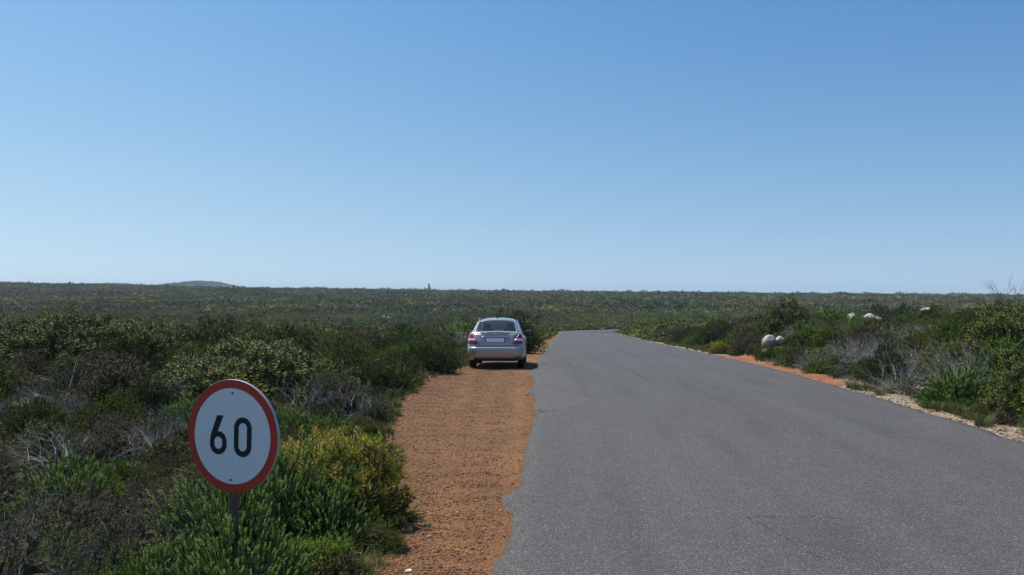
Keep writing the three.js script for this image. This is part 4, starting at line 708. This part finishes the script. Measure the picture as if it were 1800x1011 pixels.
    const an = mesh('antenna', new THREE.CylinderGeometry(0.004, 0.022, 0.11, 8), blackPlastic, roof); an.position.set(0.0, 1.56, -1.18); an.rotation.x = 0.5;
  }
  const rb = 0.645, rt = 0.545;
  quad('rear_window', [[-rb, 1.12, -0.5], [rb, 1.12, -0.5], [rt, 1.458, -1.03], [-rt, 1.458, -1.03]], glass, 12, 10, 0.03);
  quad('windscreen', [[0.7, 1.0, -3.3], [-0.7, 1.0, -3.3], [-0.55, 1.44, -2.48], [0.55, 1.44, -2.48]], glass, 10, 8, 0.03);
  for (const s of [-1, 1]) {
    const m = (c) => (s > 0 ? c : c.map(([x, y, z]) => [-x, y, z]).reverse()), bar = (name, c, th = 0.03) => quad(name, m(c), paint, 4, 8, 0.0, car, th);
    bar('rear_pillar', [[rb - 0.01, 1.1, -0.46], [0.77, 1.06, -0.78], [0.61, 1.44, -1.42], [rt - 0.01, 1.462, -1.02]]);
    bar('front_pillar', [[0.77, 1.0, -3.12], [0.69, 0.99, -3.34], [0.54, 1.45, -2.5], [0.6, 1.43, -2.36]]);
    bar('door_pillar', [[0.768, 1.04, -1.95], [0.768, 1.04, -2.05], [0.602, 1.445, -1.97], [0.602, 1.445, -1.87]], 0.02);
    bar('roof_rail', [[0.615, 1.40, -1.3], [0.615, 1.40, -2.45], [0.597, 1.46, -2.45], [0.597, 1.46, -1.2]], 0.02);
    quad('side_window', m([[0.764, 1.05, -0.8], [0.764, 1.03, -1.95], [0.6, 1.44, -1.87], [0.6, 1.44, -1.4]]), glass, 6, 6, 0.0);
    quad('side_window', m([[0.764, 1.03, -2.05], [0.764, 1.0, -3.1], [0.598, 1.43, -2.38], [0.6, 1.44, -1.97]]), glass, 6, 6, 0.0);
    const mir = mesh('wing_mirror', new RoundedBoxGeometry(0.2, 0.14, 0.12, 3, 0.045), blackPlastic, car); mir.position.set(s * 0.94, 1.04, -2.92);
    const mg = mesh('mirror_glass', new THREE.BoxGeometry(0.15, 0.1, 0.004), chrome, mir); mg.position.z = 0.061; mg.rotation.set(0.02, -s * 0.3, 0);
    const arm = mesh('mirror_arm', new THREE.BoxGeometry(0.12, 0.04, 0.05), blackPlastic, mir); arm.position.set(-s * 0.12, -0.04, 0);
    for (const z of [-1.42, -2.42]) { const h = mesh('door_handle', new RoundedBoxGeometry(0.03, 0.035, 0.2, 2, 0.012), paint, car); h.position.set(s * 0.846, 0.88, z); }
    for (const z of AX) {
      const w = new THREE.Group(); w.name = 'wheel'; w.position.set(s * 0.735, 0.305, -z); car.add(w);
      const tyre = new THREE.LatheGeometry([[0.19, -0.09], [0.26, -0.098], [0.295, -0.088], [0.305, -0.06], [0.306, 0.06], [0.295, 0.088], [0.26, 0.098], [0.19, 0.09]].map((v) => new THREE.Vector2(...v)), 36); tyre.rotateZ(Math.PI / 2); mesh('tyre', tyre, rubber, w);
      const rim = [new THREE.CylinderGeometry(0.195, 0.195, 0.1, 28).rotateZ(Math.PI / 2)]; for (let k = 0; k < 6; k++) rim.push(new THREE.BoxGeometry(0.02, 0.34, 0.05).rotateX(k * Math.PI / 6).translate(s * 0.06, 0, 0)); mesh('rim', mergeGeometries(rim.map((g) => g.toNonIndexed())), alloy, w);
    }
    const ex = mesh('seat', new RoundedBoxGeometry(0.42, 0.4, 0.14, 3, 0.05), trim, car); ex.position.set(s * 0.36, 0.98, -2.15); ex.rotation.x = 0.2;
    const hr = mesh('headrest', new RoundedBoxGeometry(0.22, 0.13, 0.09, 3, 0.035), trim, car); hr.position.set(s * 0.36, 1.27, -2.06);
    const rh = mesh('headrest', new RoundedBoxGeometry(0.22, 0.1, 0.09, 3, 0.035), trim, car); rh.position.set(s * 0.34, 1.19, -1.0);
  }
  const shelf = mesh('parcel_shelf', new THREE.BoxGeometry(1.3, 0.012, 2.5), trim, car); shelf.position.set(0, 1.125, -1.9); shelf.scale.x = 1.05;
  const under = mesh('underbody', new THREE.BoxGeometry(1.2, 0.26, 3.7), blackPlastic, car); under.position.set(0, 0.36, -2.25);
  const ex = mesh('exhaust_pipe', new THREE.CylinderGeometry(0.03, 0.03, 0.3, 14, 1, true), std([0.3, 0.25, 0.2], 0.4, { metalness: 0.9, side: THREE.DoubleSide }), car); ex.rotation.x = Math.PI / 2; ex.position.set(-0.42, 0.285, -0.12);
  const hg = 0.04, X = -0.5, D = 26.2, y0 = vergeY(X + 1.02 * Math.sin(hg), D + 1.02), y1 = vergeY(X + 3.62 * Math.sin(hg), D + 3.62);
  car.position.set(X, y0 - (y1 - y0) / 2.6 * 1.02, -D); car.rotation.set(Math.atan2(y1 - y0, 2.6), -hg, 0, 'YXZ');
}

renderer.render(scene, camera);
